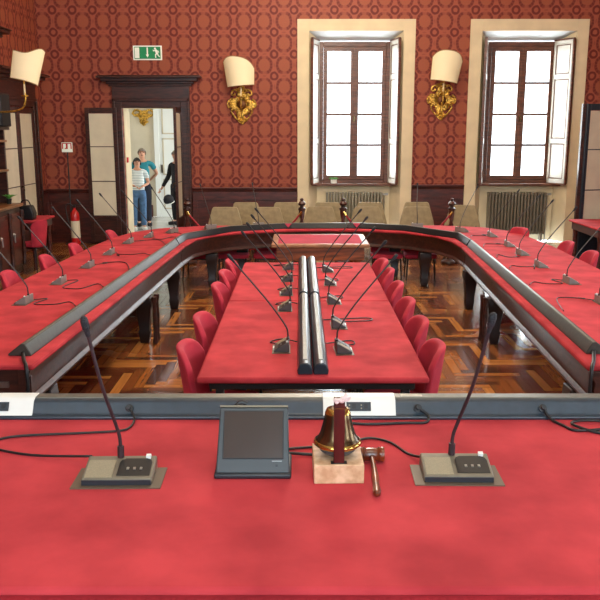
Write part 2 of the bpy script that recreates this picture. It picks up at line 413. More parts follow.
# ------------------------------------------------------------------ windows of the back wall
def splay_window(name, trimname, cx):
    # cream surround standing slightly proud, splayed reveals
    e = empty(trimname, (cx, YB, 0), kind='structure')
    s = MB()
    s.box(-1.1, -.88, -.04, .02, 0, 4.16).box(.88, 1.1, -.04, .02, 0, 4.16).box(-.88, .88, -.04, .02, 3.95, 4.16)
    s.build('surround', 'cream', e, bevel=.006)
    yb = .38
    rv = MB()
    for sg in (-1, 1):
        rv.add([(sg*.88, .0, 0), (sg*.70, yb, 0), (sg*.70, yb, 3.86), (sg*.88, .0, 3.95), (sg*.9, .0, 0), (sg*.9, yb+.1, 0), (sg*.9, yb+.1, 3.95), (sg*.9, .0, 3.95), (sg*.70, yb+.1, 0), (sg*.70, yb+.1, 3.86)],
               [(0, 1, 2, 3), (1, 8, 9, 2), (4, 5, 6, 7), (5, 8, 9, 6), (0, 4, 7, 3), (0, 1, 8, 5, 4), (3, 2, 9, 6, 7)])
    rv.build('reveal', 'cream', e)
    MB().add([(-.88, 0, 3.95), (.88, 0, 3.95), (.7, yb+.1, 3.8), (-.7, yb+.1, 3.8), (-.88, 0, 3.99), (.88, 0, 3.99), (.88, yb+.1, 3.99), (-.88, yb+.1, 3.99)],
             [(0, 1, 2, 3), (4, 5, 6, 7), (0, 1, 5, 4), (1, 2, 6, 5), (2, 3, 7, 6), (3, 0, 4, 7)]).build('soffit', 'white_and_daylit_paint', e)  # bluish white: daylight on the cream recess top put into its colour
    MB().box(-.72, .72, .3, .5, 0, 1.08).build('apron_wall', 'cream', e)
    w = empty(name, (cx, YB+yb, 0), kind='structure')
    f = MB().box(-.7, -.6, -.03, .07, 1.12, 3.8).box(.6, .7, -.03, .07, 1.12, 3.8).box(-.6, .6, -.03, .07, 3.7, 3.8).box(-.6, .6, -.03, .07, 1.12, 1.2)
    f.build('window_frame', 'mid_wood', w, bevel=.01)
    for sg in (-1, 1):
        a, c = (-.6, -.0) if sg < 0 else (.0, .6)
        q = MB(); st = .075
        x0, x1 = a+.002, c-.002
        q.box(x0, x0+st, -.05, 0, 1.2, 3.7).box(x1-st, x1, -.05, 0, 1.2, 3.7).box(x0, x1, -.048, -.002, 1.2, 1.275).box(x0, x1, -.048, -.002, 3.62, 3.7)
        for k in (1, 2, 3):
            z = 1.275+(3.62-1.275)*k/4; q.box(x0+st, x1-st, -.04, -.01, z-.022, z+.022)
        sh = q.build('casement', 'mid_wood', w, bevel=.006)
        MB().box(x0+st, x1-st, -.028, -.022, 1.275, 3.62).build('glass', 'glass', sh)
    MB().box(-.03, .03, -.058, -.04, 1.2, 3.7).build('astragal', 'mid_wood', w, bevel=.006)
    MB().box(-.02, .02, -.075, -.055, 2.3, 2.42).build('window_latch', 'brass', w, bevel=.003)
    sl = MB().box(-.84, .84, -.24, -.03, 1.08, 1.125); sl.build('window_sill', 'mid_wood', w, bevel=.008)
    return w
def shutter(w, hx, ang, width=.46):
    """folding inner shutter hinged on the frame at local x=hx, swung by ang from +x"""
    e = empty('shutter', (hx, -.05, 0), ang); e.parent = w
    t = .02
    fr = MB().box(0, .05, -t, t, 1.14, 3.8).box(width-.05, width, -t, t, 1.14, 3.8)
    zs = [1.14, 1.95, 3.15, 3.8]
    for k, z in enumerate(zs):
        a = z if k == 0 else z-.05
        fr.box(0, width, -t, t, a, min(3.8, a+.08))
    fr.build('stile', 'shutter_w', e, bevel=.004)
    MB().box(.05, width-.05, -.008, .008, 1.16, 3.78).build('panel', 'shutter_w', e)
    g = MB()
    for za, zb in ((1.23, 1.89), (1.99, 3.09), (3.19, 3.72)):
        for x0, x1, z0, z1 in ((.055, .065, za, zb), (width-.065, width-.055, za, zb), (.055, width-.055, za, za+.014), (.055, width-.055, zb-.014, zb)):
            g.box(x0, x1, -t*.95, t*.95, z0, z1)
    g.build('panel_moulding', 'mid_wood', e)
    MB().box(width, width+.035, -t-.006, t+.006, 1.13, 3.81).build('edge_lipping', 'mid_wood', e, bevel=.003)
    MB().box(-.01, width+.02, -t-.003, t+.003, 3.8, 3.83).box(-.01, width+.02, -t-.003, t+.003, 1.11, 1.14).build('end_lipping', 'mid_wood', e, bevel=.003)
w1 = splay_window('window_1', 'trim_1', WX[0]); w2 = splay_window('window_2', 'trim_2', WX[1])
shutter(w1, -.69, R(-106)); shutter(w1, .69, R(-77))
shutter(w2, -.69, R(-106)); shutter(w2, .60, R(-62), .46)

def radiator(x0, x1, m, label):
    e = empty('radiator', ((x0+x1)/2, YB+.18, 0), label=label, cat='radiator')
    w = x1-x0; n = 18; secs = MB()
    for k in range(n):
        x = -w/2+w*(k+.5)/n; p = w/n*.36
        for yy in (-.07, .0, .07):
            secs.lathe([(p*.5, .16), (p, .2), (p, .9), (p*.5, .95)], 8, T(x, yy, 0))
        secs.box(x-p, x+p, -.095, .095, .9, .955).box(x-p, x+p, -.095, .095, .14, .2)
    secs.build('radiator_sections', m, e, bevel=.006, smooth='auto')
    for sx in (-w/2+.06, w/2-.06): MB().box(sx-.02, sx+.02, -.06, .06, 0, .15).build('foot', m, e)
    MB().lathe([(.016, 0), (.016, .05), (.026, .055), (.026, .1), (.014, .11)], 10, T(w/2, 0, .92, 0, 0, PI/2)).tube([(w/2+.03, 0, .9), (w/2+.03, .02, .1), (w/2+.03, .02, 0)], .012).build('valve', 'steel', e, smooth='auto')
radiator(.5, 1.62, 'radiator', 'pale column radiator under the left window, partly behind tan chairs')
radiator(3.68, 4.82, 'radiator_d', 'grey brown column radiator standing under the right window')

# ------------------------------------------------------------------ wainscot
def wainscot(name, x0, x1, mtx=None, h=1.02):
    e = empty(name, kind='structure')
    if mtx: e.matrix_world = mtx
    w = x1-x0
    MB().box(x0, x1, -.03, 0, 0, h-.06).build('panelling', 'mahog', e)
    f = MB().box(x0, x1, -.05, -.03, 0, .16).box(x0, x1, -.045, -.03, h-.24, h-.06)
    f.box(x0, x0+.1, -.045, -.03, .16, h-.24).box(x1-.1, x1, -.045, -.03, .16, h-.24)
    n = max(1, round(w/1.1))
    for k in range(1, n): f.box(x0+w*k/n-.05, x0+w*k/n+.05, -.045, -.03, .16, h-.24)
    f.build('rails', 'mahog', e, bevel=.006)
    MB().prism([(0, h-.07), (-.05, h-.07), (-.06, h-.05), (-.06, h-.035), (-.1, h-.01), (-.1, h+.015), (0, h+.015)], x0-.0, x1+.0,
               frame((0, 0, 0), (0, 1, 0), (0, 0, 1), (1, 0, 0))).build('cap_moulding', 'mahog', e, bevel=.003)
wainscot('baseboard_1', XL, -3.56, T(0, YB, 0))
wainscot('baseboard_2', -2.08, -.06, T(0, YB, 0), 1.05)
wainscot('baseboard_3', 2.16, 3.16, T(0, YB, 0), 1.1)
wainscot('baseboard_4', 5.38, XR, T(0, YB, 0), 1.1)
wainscot('baseboard_left', -YB, -15.16, T(XL, 0, 0, -PI/2) @ Matrix.Scale(-1, 4, (0, 1, 0)) if False else frame((XL, 0, 0), (0, -1, 0), (-1, 0, 0), (0, 0, 1)))
wainscot('baseboard_left_2', -13.15, 3.0, frame((XL, 0, 0), (0, -1, 0), (-1, 0, 0), (0, 0, 1)))
wainscot('baseboard_right', YR, 11.9, frame((XR, 0, 0), (0, 1, 0), (1, 0, 0), (0, 0, 1)))

# ------------------------------------------------------------------ doors
def door_surround(e, x0, x1, zt, mtx=None, cw=.17):
    """casing, frieze and a deep cornice, opening x0..x1"""
    s = MB().box(x0-cw, x0, -.06, 0, 0, zt+cw).box(x1, x1+cw, -.06, 0, 0, zt+cw).box(x0, x1, -.06, 0, zt, zt+cw)
    s.box(x0-cw, x0-cw+.05, -.085, -.06, 0, zt+cw).box(x1+cw-.05, x1+cw, -.085, -.06, 0, zt+cw).box(x0-cw, x1+cw, -.085, -.06, zt+cw-.05, zt+cw)
    s.build('door_casing', 'dark_wood', e, bevel=.008)
    MB().box(x0-cw, x1+cw, -.05, 0, zt+cw, zt+.4).build('frieze', 'dark_wood', e, bevel=.005)
    c = MB()
    for k, (d, a, b2) in enumerate([(.08, .40, .44), (.12, .44, .485), (.2, .485, .54), (.27, .54, .575), (.25, .575, .59)]):
        c.box(x0-cw-d+.03, x1+cw+d-.03, -d, 0, zt+a, zt+b2)
    c.build('cornice', 'dark_wood', e, bevel=.01)
def door_leaf(parent, name, hinge, ang, w, h, panel='cream_panel', fm='dark_wood', handle=1, st=.075, z0=.03):
    e = empty(name, hinge, ang); e.parent = parent
    t = .022
    f = MB().box(0, st, -t, t, z0, h).box(w-st, w, -t, t, z0, h).box(st, w-st, -t, t, h-.1, h).box(st, w-st, -t, t, z0, .16)
    zs = [.48, 1.12, 1.80]
    f.box(st, w-st, -t, t, .44, .53)
    f.build('leaf_frame', fm, e, bevel=.005)
    MB().box(st, w-st, -.012, .012, .16, .44).build('kick_panel', fm, e, bevel=.004)
    edges = [.53, 1.19, 1.84, h-.1]
    for k in range(3):
        MB().box(st, w-st, -.01, .01, edges[k]+.008, edges[k+1]-.008).build('panel', panel, e)
    m = MB()
    for k in (1, 2): m.box(st, w-st, -.016, .016, edges[k]-.008, edges[k]+.008)
    m.build('glazing_bar', fm, e)
    hx = w-st*.5 if handle > 0 else st*.5
    MB().lathe([(.02, 0), (.02, .006), (.009, .01), (.009, .04)], 12, T(hx, -t, 1.18, 0, PI/2)).tube([(hx, -t-.04, 1.18), (hx, -t-.045, 1.10)], .009).build('door_handle', 'brass', e, smooth='auto')
    return e
d1 = empty('door_1', (0, YB, 0), kind='structure')
door_surround(d1, -3.376, -2.257, 2.558)
door_leaf(d1, 'door_leaf', (-3.45, -.16, 0), PI-.02, .6, 2.56)
door_leaf(d1, 'door_leaf', (-2.27, -.05, 0), R(-92), .6, 2.56)
MB().box(-3.376, -3.366, .1, .6, 0, 2.5).box(-2.267, -2.257, .1, .6, 0, 2.5).build('door_lining', 'cream', d1)
MB().box(-3.41, -3.376, .6, .63, 0, 2.56).build('inner_stop', 'dark_wood', d1)
tag(MB().box(-.012, .012, -.05, .05, -.05, .05).build('fire_alarm_button', 'red_sign', bevel=.006, loc=(-3.352, YB+.2, 1.58)), 'small red fire alarm box on the cream reveal of the doorway', 'alarm')

d2 = empty('door_2', kind='structure'); d2.matrix_world = frame((XL, 0, 0), (0, 1, 0), (-1, 0, 0), (0, 0, 1))
door_surround(d2, 13.34, 15.0, 2.558, cw=.15)
door_leaf(d2, 'door_leaf', (13.34, -.02, 0), 0, .825, 2.54, handle=1, st=.1)
door_leaf(d2, 'door_leaf', (14.99, -.02, 0), PI, .825, 2.54, handle=1, st=.1)
d3 = empty('door_3', kind='structure'); d3.matrix_world = frame((XR, 0, 0), (0, 1, 0), (1, 0, 0), (0, 0, 1))
door_surround(d3, 12.2, 13.45, 2.56)
d3b = empty('door_4', (0, 0, 0), kind='structure')
door_leaf(d3b, 'door_leaf', (5.6, 13.42, 0), PI+R(16), 1.06, 2.56, fm='rail', st=.06)
MB().box(4.52, 4.575, 13.13, 13.2, 0, 2.56).build('door_edge_post', 'dark_wood', d3b)
# white corridor door and gilt ornament
d5 = empty('door_5', (0, 20.3, 0), kind='structure')
MB().box(-3.62, -3.5, -.08, 0, 0, 2.95).box(-2.3, -2.18, -.08, 0, 0, 2.95).box(-3.5, -2.3, -.08, 0, 2.83, 2.95).build('door_casing', 'white_and_daylit_paint', d5, bevel=.008)
MB().box(-3.5, -2.3, -.05, 0, 0, 2.83).build('door_leaf', 'white_and_daylit_paint', d5)
for x0, x1 in ((-3.42, -2.95), (-2.85, -2.38)):
    for z0, z1 in ((.2, .95), (1.05, 1.95), (2.05, 2.7)):
        g = MB()
        for q in ((x0, x1, z0, z0+.03), (x0, x1, z1-.03, z1), (x0, x0+.03, z0, z1), (x1-.03, x1, z0, z1)): g.box(q[0], q[1], -.07, -.05, q[2], q[3])
        g.build('panel_moulding', 'hall', d5)
MB().box(-3.46, -3.43, -.1, -.05, 1.1, 1.3).build('door_handle', 'brass', d5)

# ------------------------------------------------------------------ wall sconces
def rocaille(mb, w, h, th, petals, seed, mtx=None):
    rnd = random.Random(seed)
    n = 96; ring = []
    for i in range(n):
        a = 2*PI*i/n
        r = 1+.16*math.cos(4*a+.3)+.09*math.cos(petals*a)+.04*math.cos(17*a)
        ring.append((math.cos(a)*r*w/2.3, math.sin(a)*r*h/2.3))
    vs = [(0, 0, th)]; fs = []
    levels = [(1, 0), (1, th*.5), (.86, th), (.7, th*.6), (.5, th*1.25), (.42, th*.6), (.3, th*.5)]
    for s_, z in levels:
        for x, y in ring: vs.append((x*s_, y*s_, z*(1+.25*math.sin(x*90)*math.cos(y*70))))
    for k in range(len(levels)-1):
        o = 1+k*n
        for i in range(n): fs.append((o+i, o+(i+1) % n, o+n+(i+1) % n, o+n+i))
    o = 1+(len(levels)-1)*n
    for i in range(n): fs.append((o+i, o+(i+1) % n, 0))
    fs.append(tuple(range(1, n+1))[::-1])
    return mb.add(vs, fs, mtx)
def make_sconce(label, loc, rz, reach=.34, yaw=0., skew=0., tilt=0., lean=0., plate=True, drop=0., sc=1., cut=0):
    """wall at local y=0, room is -y. Shade: a half-cylinder shield."""
    e = empty('wall_sconce', loc, rz, label=label, cat='wall lamp', group='gilded wall sconces with parchment shades')
    B = MB(); rocaille(B, .52, .52, .055, 7, 1, frame((0, 0, 0), (1, 0, 0), (0, 0, 1), (0, -1, 0)))
    for s_ in (-1, 1):
        B.tube(smooth_path([(s_*.03, -.03, .22), (s_*.1, -.05, .27), (s_*.17, -.04, .25), (s_*.19, -.04, .19), (s_*.14, -.05, .17), (s_*.12, -.05, .21)]), .018, 8)
        B.tube(smooth_path([(s_*.02, -.03, -.2), (s_*.08, -.05, -.27), (s_*.14, -.04, -.22), (s_*.2, -.05, -.12), (s_*.15, -.05, -.08)]), .016, 8)
        B.tube(smooth_path([(s_*.2, -.03, .1), (s_*.26, -.05, .04), (s_*.25, -.05, -.05), (s_*.18, -.05, -.03)]), .016, 8)
    rocaille(B, .26, .16, .05, 5, 2, frame((0, 0, .26), (1, 0, 0), (0, 0, 1), (0, -1, 0)))
    rocaille(B, .2, .18, .05, 5, 3, frame((0, 0, -.28), (1, 0, 0), (0, 0, 1), (0, -1, 0)))
    B.build('backplate', 'gold', e, smooth=True)
    MB().lathe([(.07, 0), (.085, .012), (.07, .03), (.04, .04), (.015, .045)], 20, frame((0, -.05, 0), (1, 0, 0), (0, 0, 1), (0, -1, 0))).build('boss', 'gold_dark', e, smooth=True)
    zc = .40
    arm = MB().tube(smooth_path([(0, -.06, 0), (0, -reach*.5, -.09), (0, -reach*.9, -.06), (0, -reach, .06), (lean*.1, -reach, .2), (lean*.2, -reach, zc+.05)]), .014, 8)
    arm.lathe([(.01, 0), (.05, .01), (.055, .02), (.012, .03)], 16, T(0, -reach, .12))
    arm.build('arm', 'gold', e, smooth=True)
    MB().lathe([(.014, 0), (.014, .16)], 10, T(0, -reach, .14)).build('candle_tube', 'shade', e, smooth='auto')
    # shield: curved outward, arched top
    sh = MB(); nu, nv = 16, 14; w0, w1, hh = .56, .50, .55; vs = []; fs = []
    for side in (0, 1):
        for j in range(nv+1):
            for i in range(nu+1):
                u = -1+2*i/nu; v = j/nv
                top = hh*(1-.26*abs(u)**2.6*(1-cut)-cut*.10-.15*skew*(u+.4))+cut*.035*math.sin(u*4.2)
                z = v*top
                hw = (w1*(1-v)+w0*v)/2
                a = u*R(62); x = hw*math.sin(a)/math.sin(R(62)); y = -.16*(math.cos(a)-math.cos(R(62)))/(1-math.cos(R(62)))
                vs.append((x, y+side*.006, z))
    st_ = (nu+1)*(nv+1)
    for side in (0, 1):
        for j in range(nv):
            for i in range(nu):
                k = side*st_+j*(nu+1)+i; fs.append((k, k+1, k+nu+2, k+nu+1))
    for i in range(nu):
        fs.append((i, i+1, st_+i+1, st_+i)); k = nv*(nu+1)+i; fs.append((k, k+1, st_+k+1, st_+k))
    for j in range(nv):
        for q in (0, nu):
            k = j*(nu+1)+q; fs.append((k, k+nu+1, st_+k+nu+1, st_+k))
    mt = T(0, -reach, .33) @ Matrix.Rotation(yaw, 4, 'Z') @ Matrix.Rotation(tilt, 4, 'Y') @ Matrix.Rotation(lean, 4, 'X') @ Matrix.Scale(1-.16*cut, 4)
    s_o = MB().add(vs, fs, mt).build('lamp_shade', 'shade', e, smooth='auto')
    edge = [vs[nv*(nu+1)+i] for i in range(nu+1)]
    left = [vs[j*(nu+1)] for j in range(nv+1)]; right = [vs[j*(nu+1)+nu] for j in range(nv+1)]
    MB().tube(edge, .008, 6, mt).tube([vs[i] for i in range(nu+1)], .006, 6, mt).tube(left, .005, 6, mt).tube(right, .005, 6, mt).build('trim', 'shade_trim', s_o, smooth=True)
    return e
make_sconce('gilded sconce with arched parchment shade, between the door and the left window', (-1.10, YB, 2.62), 0, reach=.22, tilt=R(-5), skew=1)
make_sconce('gilded sconce with arched parchment shade, between the two windows', (2.67, YB, 2.70), 0, reach=.22, tilt=R(8))
make_sconce('sconce with parchment shade jutting in at the left edge above the sideboard', (-4.91, 12.0, 2.50), PI/2, reach=.91, yaw=R(-48), tilt=R(14), cut=1, skew=-1.2)
make_sconce('sconce on the right wall, only the tip of its shade in view', (XR, 13.9, 2.92), -PI/2, reach=.27, lean=R(10))
# gilt ornament in the corridor
g = MB(); rocaille(g, .44, .26, .06, 6, 5, frame((0, 0, 0), (1, 0, 0), (0, 0, 1), (0, -1, 0))); rocaille(g, .22, .2, .07, 5, 6, frame((0, 0, -.15), (1, 0, 0), (0, 0, 1), (0, -1, 0)))
for s_ in (-1, 1): g.tube(smooth_path([(s_*.05, -.04, .1), (s_*.18, -.06, .13), (s_*.26, -.05, .05), (s_*.2, -.05, 0)]), .025, 8)
tag(g.build('gilded_ornament', 'gold', smooth=True, loc=(-3.87, 20.3, 2.5)), 'gilded carved ornament on the pale wall beyond the doorway', 'wall ornament')

# ------------------------------------------------------------------ signs
s = empty('exit_sign', (-2.85, YB, 3.56), label='green and white emergency exit sign above the doorway', cat='sign')
MB().box(-.27, .27, -.025, 0, -.13, .13).build('backing', 'sign_white', s, bevel=.004)
MB().box(-.245, .245, -.029, -.025, -.108, .108).build('green_panel', 'green', s)
MB().box(-.235, -.15, -.033, -.029, -.095, .095).build('door_symbol', 'sign_white', s)
MB().box(-.012, .012, -.033, -.029, -.03, .095).prism([(-.03, -.03), (0, -.085), (.03, -.03)], -.033, -.029, XZ(0)).build('arrow_symbol', 'sign_white', s)
def limb2(mb, a, c, w):
    a, c = Vector(a), Vector(c); d = (c-a).normalized(); n_ = Vector((-d.y, d.x))*w/2
    mb.prism([tuple(a+n_), tuple(a-n_), tuple(c-n_), tuple(c+n_)], -.033, -.029, XZ(0))
r_ = MB()
r_.prism([(.145+.02*math.cos(i*PI/6), .075+.02*math.sin(i*PI/6)) for i in range(12)], -.033, -.029, XZ(0))
for a, c, w in (((.155, .055), (.18, -.005), .042), ((.165, .045), (.205, .03), .016), ((.205, .03), (.215, .0), .014), ((.155, .05), (.115, .03), .016), ((.115, .03), (.11, .055), .014),
                ((.18, 0), (.15, -.04), .022), ((.15, -.04), (.155, -.09), .018), ((.185, 0), (.2, -.045), .022), ((.2, -.045), (.23, -.075), .018)): limb2(r_, a, c, w)
r_.build('running_figure_symbol', 'sign_white', s)

s = empty('extinguisher_sign_post', (-4.40, YB-.22, 0), label='thin black post with small red and white sign, by the fire extinguisher', cat='sign')
MB().lathe([(.13, 0), (.13, .015), (.02, .03), (.012, .05), (.012, 1.78)], 16).build('post', 'black', s, smooth='auto')
MB().box(-.1, .1, -.012, .012, 1.74, 1.92).build('plate', 'sign_white', s, bevel=.003)
MB().box(-.09, -.07, -.016, -.012, 1.8, 1.91).box(-.016, .016, -.016, -.012, 1.8, 1.91).box(.07, .09, -.016, -.012, 1.8, 1.91).box(-.09, .09, -.016, -.012, 1.895, 1.91).box(-.04, .0, -.016, -.012, 1.8, 1.82).build('red_symbol', 'red_sign', s)

s = empty('fire_extinguisher', (-4.30, YB-.32, 0), label='red fire extinguisher with cream label standing by the back wall', cat='fire extinguisher')
MB().lathe([(.07, 0), (.085, .02), (.085, .5), (.075, .56), (.045, .6), (.025, .62), (.025, .65)], 24).build('cylinder', 'ext_red', s, smooth='auto')
MB().lathe([(.0858, .12), (.0858, .42)], 24, cap=False).build('label', 'label_w', s, smooth=True)
MB().box(-.02, .02, -.02, .02, .65, .69).box(-.015, .11, -.01, .01, .69, .71).box(-.015, .1, -.01, .01, .665, .675).build('valve_handle', 'black', s, bevel=.003)
MB().tube(smooth_path([(-.02, 0, .67), (-.1, -.02, .72), (-.16, -.02, .66), (-.14, -.03, .5), (-.1, -.05, .36)]), .012, 8).build('hose', 'black', s, smooth=True)

s.scale = (1, 1, 1.08)
# ------------------------------------------------------------------ stanchions and ropes
def post(x, y, label):
    e = empty('rope_post', (x, y, 0), label=label, cat='rope post', group='twisted wooden rope posts')
    MB().lathe([(.13, 0), (.14, .03), (.13, .05), (.06, .08), (.05, .12)], 20).build('base', 'dark_wood', e, smooth='auto')
    n = 12; prof = []; vs = []; fs = []; L = 40
    for k in range(L+1):
        z = .12+.76*k/L
        for i in range(n):
            a = 2*PI*i/n; rr = .036+.014*math.cos(2*a-z*22); vs.append((rr*math.cos(a), rr*math.sin(a), z))
    for k in range(L):
        for i in range(n): fs.append((k*n+i, k*n+(i+1) % n, (k+1)*n+(i+1) % n, (k+1)*n+i))
    MB().add(vs, fs).build('twisted_shaft', 'mahog', e, smooth=True)
    MB().lathe([(.05, .87), (.062, .885), (.062, .91), (.035, .925), (.03, .945), (.058, .96), (.062, .985), (.045, 1.01), (.02, 1.03), (.03, 1.045), (.028, 1.06), (.01, 1.075)], 20).build('finial', 'dark_wood', e, smooth='auto')
PX = [(-1.83, 'twisted wooden rope post nearest the doorway'), (.03, 'twisted wooden rope post left of the left window'), (.70, 'twisted wooden rope post in front of the left radiator'), (2.46, 'twisted wooden rope post between the two windows, among tan chairs')]
for x, lb in PX: post(x, 13.0, lb)
for a, c, lb in ((-1.83, .03, 'drooping red barrier rope between the two left rope posts'), (.70, 2.46, 'drooping red barrier rope between the two right rope posts')):
    pts = [(a+(c-a)*t/20, 12.92, .86-.62*(1-abs(2*t/20-1)**2.0)) for t in range(21)]
    r_ = tag(MB().tube(pts, .016, 8).build('barrier_rope', 'rope', smooth=True), lb, 'rope', 'red barrier ropes')
    for q in (0, -1):
        p0 = pts[q]; MB().tube([p0, (p0[0]+(.04 if q == 0 else -.04), 12.92, p0[2]-.06)], .022, 8).build('rope_end', 'brass_bright', r_, smooth='auto')

# ------------------------------------------------------------------ tan chairs
def make_tan():
    e = empty('tan_chair')
    MB().prism([(-.31, .5), (.31, .5), (.30, .56), (.215, .86), (.19, .885), (-.19, .885), (-.215, .86), (-.30, .56)], -.015, .02, frame((0, 0, 0), (1, 0, 0), (0, .14, 1), (0, 1, 0))).build('backrest', 'tan', e, bevel=.01)
    MB().box(-.24, .24, -.42, .02, .42, .46).build('seat', 'tan', e, bevel=.015)
    for sx in (-1, 1):
        MB().tube([(sx*.23, .1, .6), (sx*.24, .02, .44), (sx*.26, -.4, 0)], .011, 8).build('leg', 'black', e, smooth=True)
        MB().tube([(sx*.23, -.38, .43), (sx*.25, .12, 0)], .011, 8).build('leg', 'black', e, smooth=True)
    return e
spots = [(-1.26, 13.35, 0, 'tan chair in front row, leftmost of the row'), (-.55, 13.35, 0, 'tan chair in front row, left of the post beside the left window'), (.34, 13.4, 0, 'tan chair in front row between two rope posts'),
         (1.13, 13.4, 0, 'tan chair in front row, right before the left radiator'), (1.97, 13.4, 0, 'tan chair in front row, left of the rightmost rope post'),
         (2.78, 13.7, R(-14), 'tan chair turned sideways, rightmost of all, beside the rightmost rope post'),
         (-.97, 14.25, 0, 'tan chair in back row against the wood panelling, leftmost of the row'), (-.24, 14.25, 0, 'tan chair in back row behind the post left of the window'), (.5, 14.25, 0, 'tan chair in back row under the left end of the left radiator'),
         (1.25, 14.25, 0, 'tan chair in back row before the right half of the left radiator'), (2.1, 14.3, 0, 'tan chair in back row, rightmost, by the cream window surround')]
tp = make_tan(); first = True
for x, y, a, lb in spots:
    o = tp if first else copy_tree(tp); first = False
    o.location = (x, y, 0); o.rotation_euler.z = a+PI*0; tag(o, lb, 'chair', 'tan folding chairs near the back wall')

# ------------------------------------------------------------------ red chairs
def make_red():
    """tub-backed upholstered chair, sitter faces -x, back at x=0, seat toward -x"""
    e = empty('red_chair')
    w = .23
    B = []; n = 22; vs = []; fs = []; rows = 8
    for side in (0, 1):
        for j in range(rows+1):
            for i in range(n+1):
                u = -1+2*i/n; a = u*R(46)
                rr = .33 if side == 0 else .282
                yy = rr*math.sin(a); xx = -.33+rr*math.cos(a)
                v = j/rows
                top = .845-.11*abs(u)**4.5; z = .40+(top-.40)*v
                flare = .06*v-.03
                vs.append((xx+flare*math.cos(a)*(1 if side == 0 else 1)-.0, yy+flare*math.sin(a), z-(.012 if side and j == rows else 0)))
    st_ = (n+1)*(rows+1)
    for side in (0, 1):
        for j in range(rows):
            for i in range(n):
                k = side*st_+j*(n+1)+i; fs.append((k, k+1, k+n+2, k+n+1))
    for i in range(n):
        fs.append((i, i+1, st_+i+1, st_+i)); k = rows*(n+1)+i; fs.append((k, k+1, st_+k+1, st_+k))
    for j in range(rows):
        for q in (0, n):
            k = j*(n+1)+q; fs.append((k, k+n+1, st_+k+n+1, st_+k))
    MB().add(vs, fs).build('backrest', 'chair_red', e, bevel=.016, seg=3, smooth=True)
    MB().prism([(-.47, -.2), (-.44, -.23), (-.2, -.23), (-.08, -.16), (-.03, 0), (-.08, .16), (-.2, .23), (-.44, .23), (-.47, .2)], .39, .465).build('seat', 'chair_red', e, bevel=.02, seg=3)
    MB().box(-.43, -.08, -.17, .17, .36, .39).build('seat_frame', 'black', e, bevel=.005)
    for sx, sy in ((-.42, .19), (-.42, -.19), (-.06, .17), (-.06, -.17)):
        dx = -.02 if sx < -.2 else .03
        MB().tube([(sx, sy, .4), (sx+dx, sy*1.1, 0)], [.015, .011], 8).build('leg', 'black', e, smooth='auto')
    return e
rp = make_red(); first = True
def red(x, y, rz, lb, grp):
    global first
    o = rp if first else copy_tree(rp); first = False
    o.location = (x, y, 0); o.rotation_euler.z = rz; tag(o, lb, 'chair', grp); return o
ordn = ['nearest', 'second nearest', 'third nearest', 'fourth nearest', 'fifth nearest', 'farthest']
for k, y in enumerate((4.86, 5.53, 6.2, 6.9, 7.6, 8.2)):
    red(.885, y, R(random.uniform(-5, 5)), 'red tub chair on the right side of the centre table, %s of six' % ordn[k], 'red chairs along the right side of the centre table')
for k, y in enumerate((4.86, 5.66, 6.84, 7.5, 8.15)):
    red(-.745, y, PI+R(random.uniform(-5, 5)), 'red tub chair on the left side of the centre table, %s of five' % (ordn[:4]+['farthest'])[k], 'red chairs along the left side of the centre table')
for k, (x, y) in enumerate(((-2.80, 7.45), (-2.76, 8.45), (-2.70, 9.35), (-2.56, 10.6))):
    red(x, y, PI+R(6), 'red chair outside the left wing table, %s of four' % (ordn[:3]+['farthest'])[k], 'red chairs outside the left wing table')
for k, (x, y) in enumerate(((3.26, 8.75), (3.26, 9.55), (3.06, 10.95))):
    red(x, y, R(-4+24*(k == 2)), 'red chair outside the right wing table, %s of three' % (ordn[:2]+['farthest'])[k], 'red chairs outside the right wing table')
for k, x in enumerate((-1.5, -.98, -.45, 1.27, 1.76)):
    q = red(x, 11.93, PI/2, 'low red chair under the far end table, %s from the left of five' % ['first', 'second', 'third', 'fourth', 'fifth'][k], 'red chairs tucked under the far end table'); q.scale = (1, 1, .83)
q = red(-3.98, 12.3, -R(35), 'red chair drawn up to the little cloth-covered table by the left wall', 'red chairs by the side walls'); q.scale = (.85, .62, .95)
q = red(5.0, 11.95, -R(90), 'red chair half under the side table at the right wall', 'red chairs by the side walls'); q.scale = (1, 1, .83)

# ------------------------------------------------------------------ side tables with red cloth
def side_table(x0, x1, y0, y1, label):
    e = empty('side_table', ((x0+x1)/2, (y0+y1)/2, 0), label=label, cat='table')
    a, c = (x1-x0)/2, (y1-y0)/2
    MB().box(-a, a, -c, c, .715, .75).build('cloth_top', 'cloth', e, bevel=.012)
    MB().box(-a+.04, a-.04, -c+.04, c-.04, .6, .714).build('apron', 'mahog', e, bevel=.004)
    for sx in (-1, 1):
        for sy in (-1, 1):
            MB().lathe([(.028, 0), (.035, .05), (.025, .1), (.04, .3), (.028, .5), (.045, .6)], 12, T(sx*(a-.09), sy*(c-.09), 0)).build('leg', 'mahog', e, smooth='auto')
    return e
side_table(-4.80, -4.12, 12.5, 13.45, 'little table with red cloth against the left wall, a black bag on it')
side_table(4.32, 5.60, 11.6, 12.85, 'table with red cloth by the right wall in front of a white panelled door')
s = empty('black_bag', (-4.36, 12.75, .75), label='black bag with raised handle on the little red table', cat='bag')
MB().prism([(-.17, 0), (.17, 0), (.19, .12), (.13, .26), (-.12, .25), (-.18, .1)], -.1, .1, XZ(0)).build('body', 'black', s, bevel=.03, seg=3)
MB().tube(smooth_path([(-.1, 0, .24), (-.07, 0, .33), (.05, 0, .34), (.1, 0, .25)]), .012, 8).build('handle', 'black', s, smooth=True)

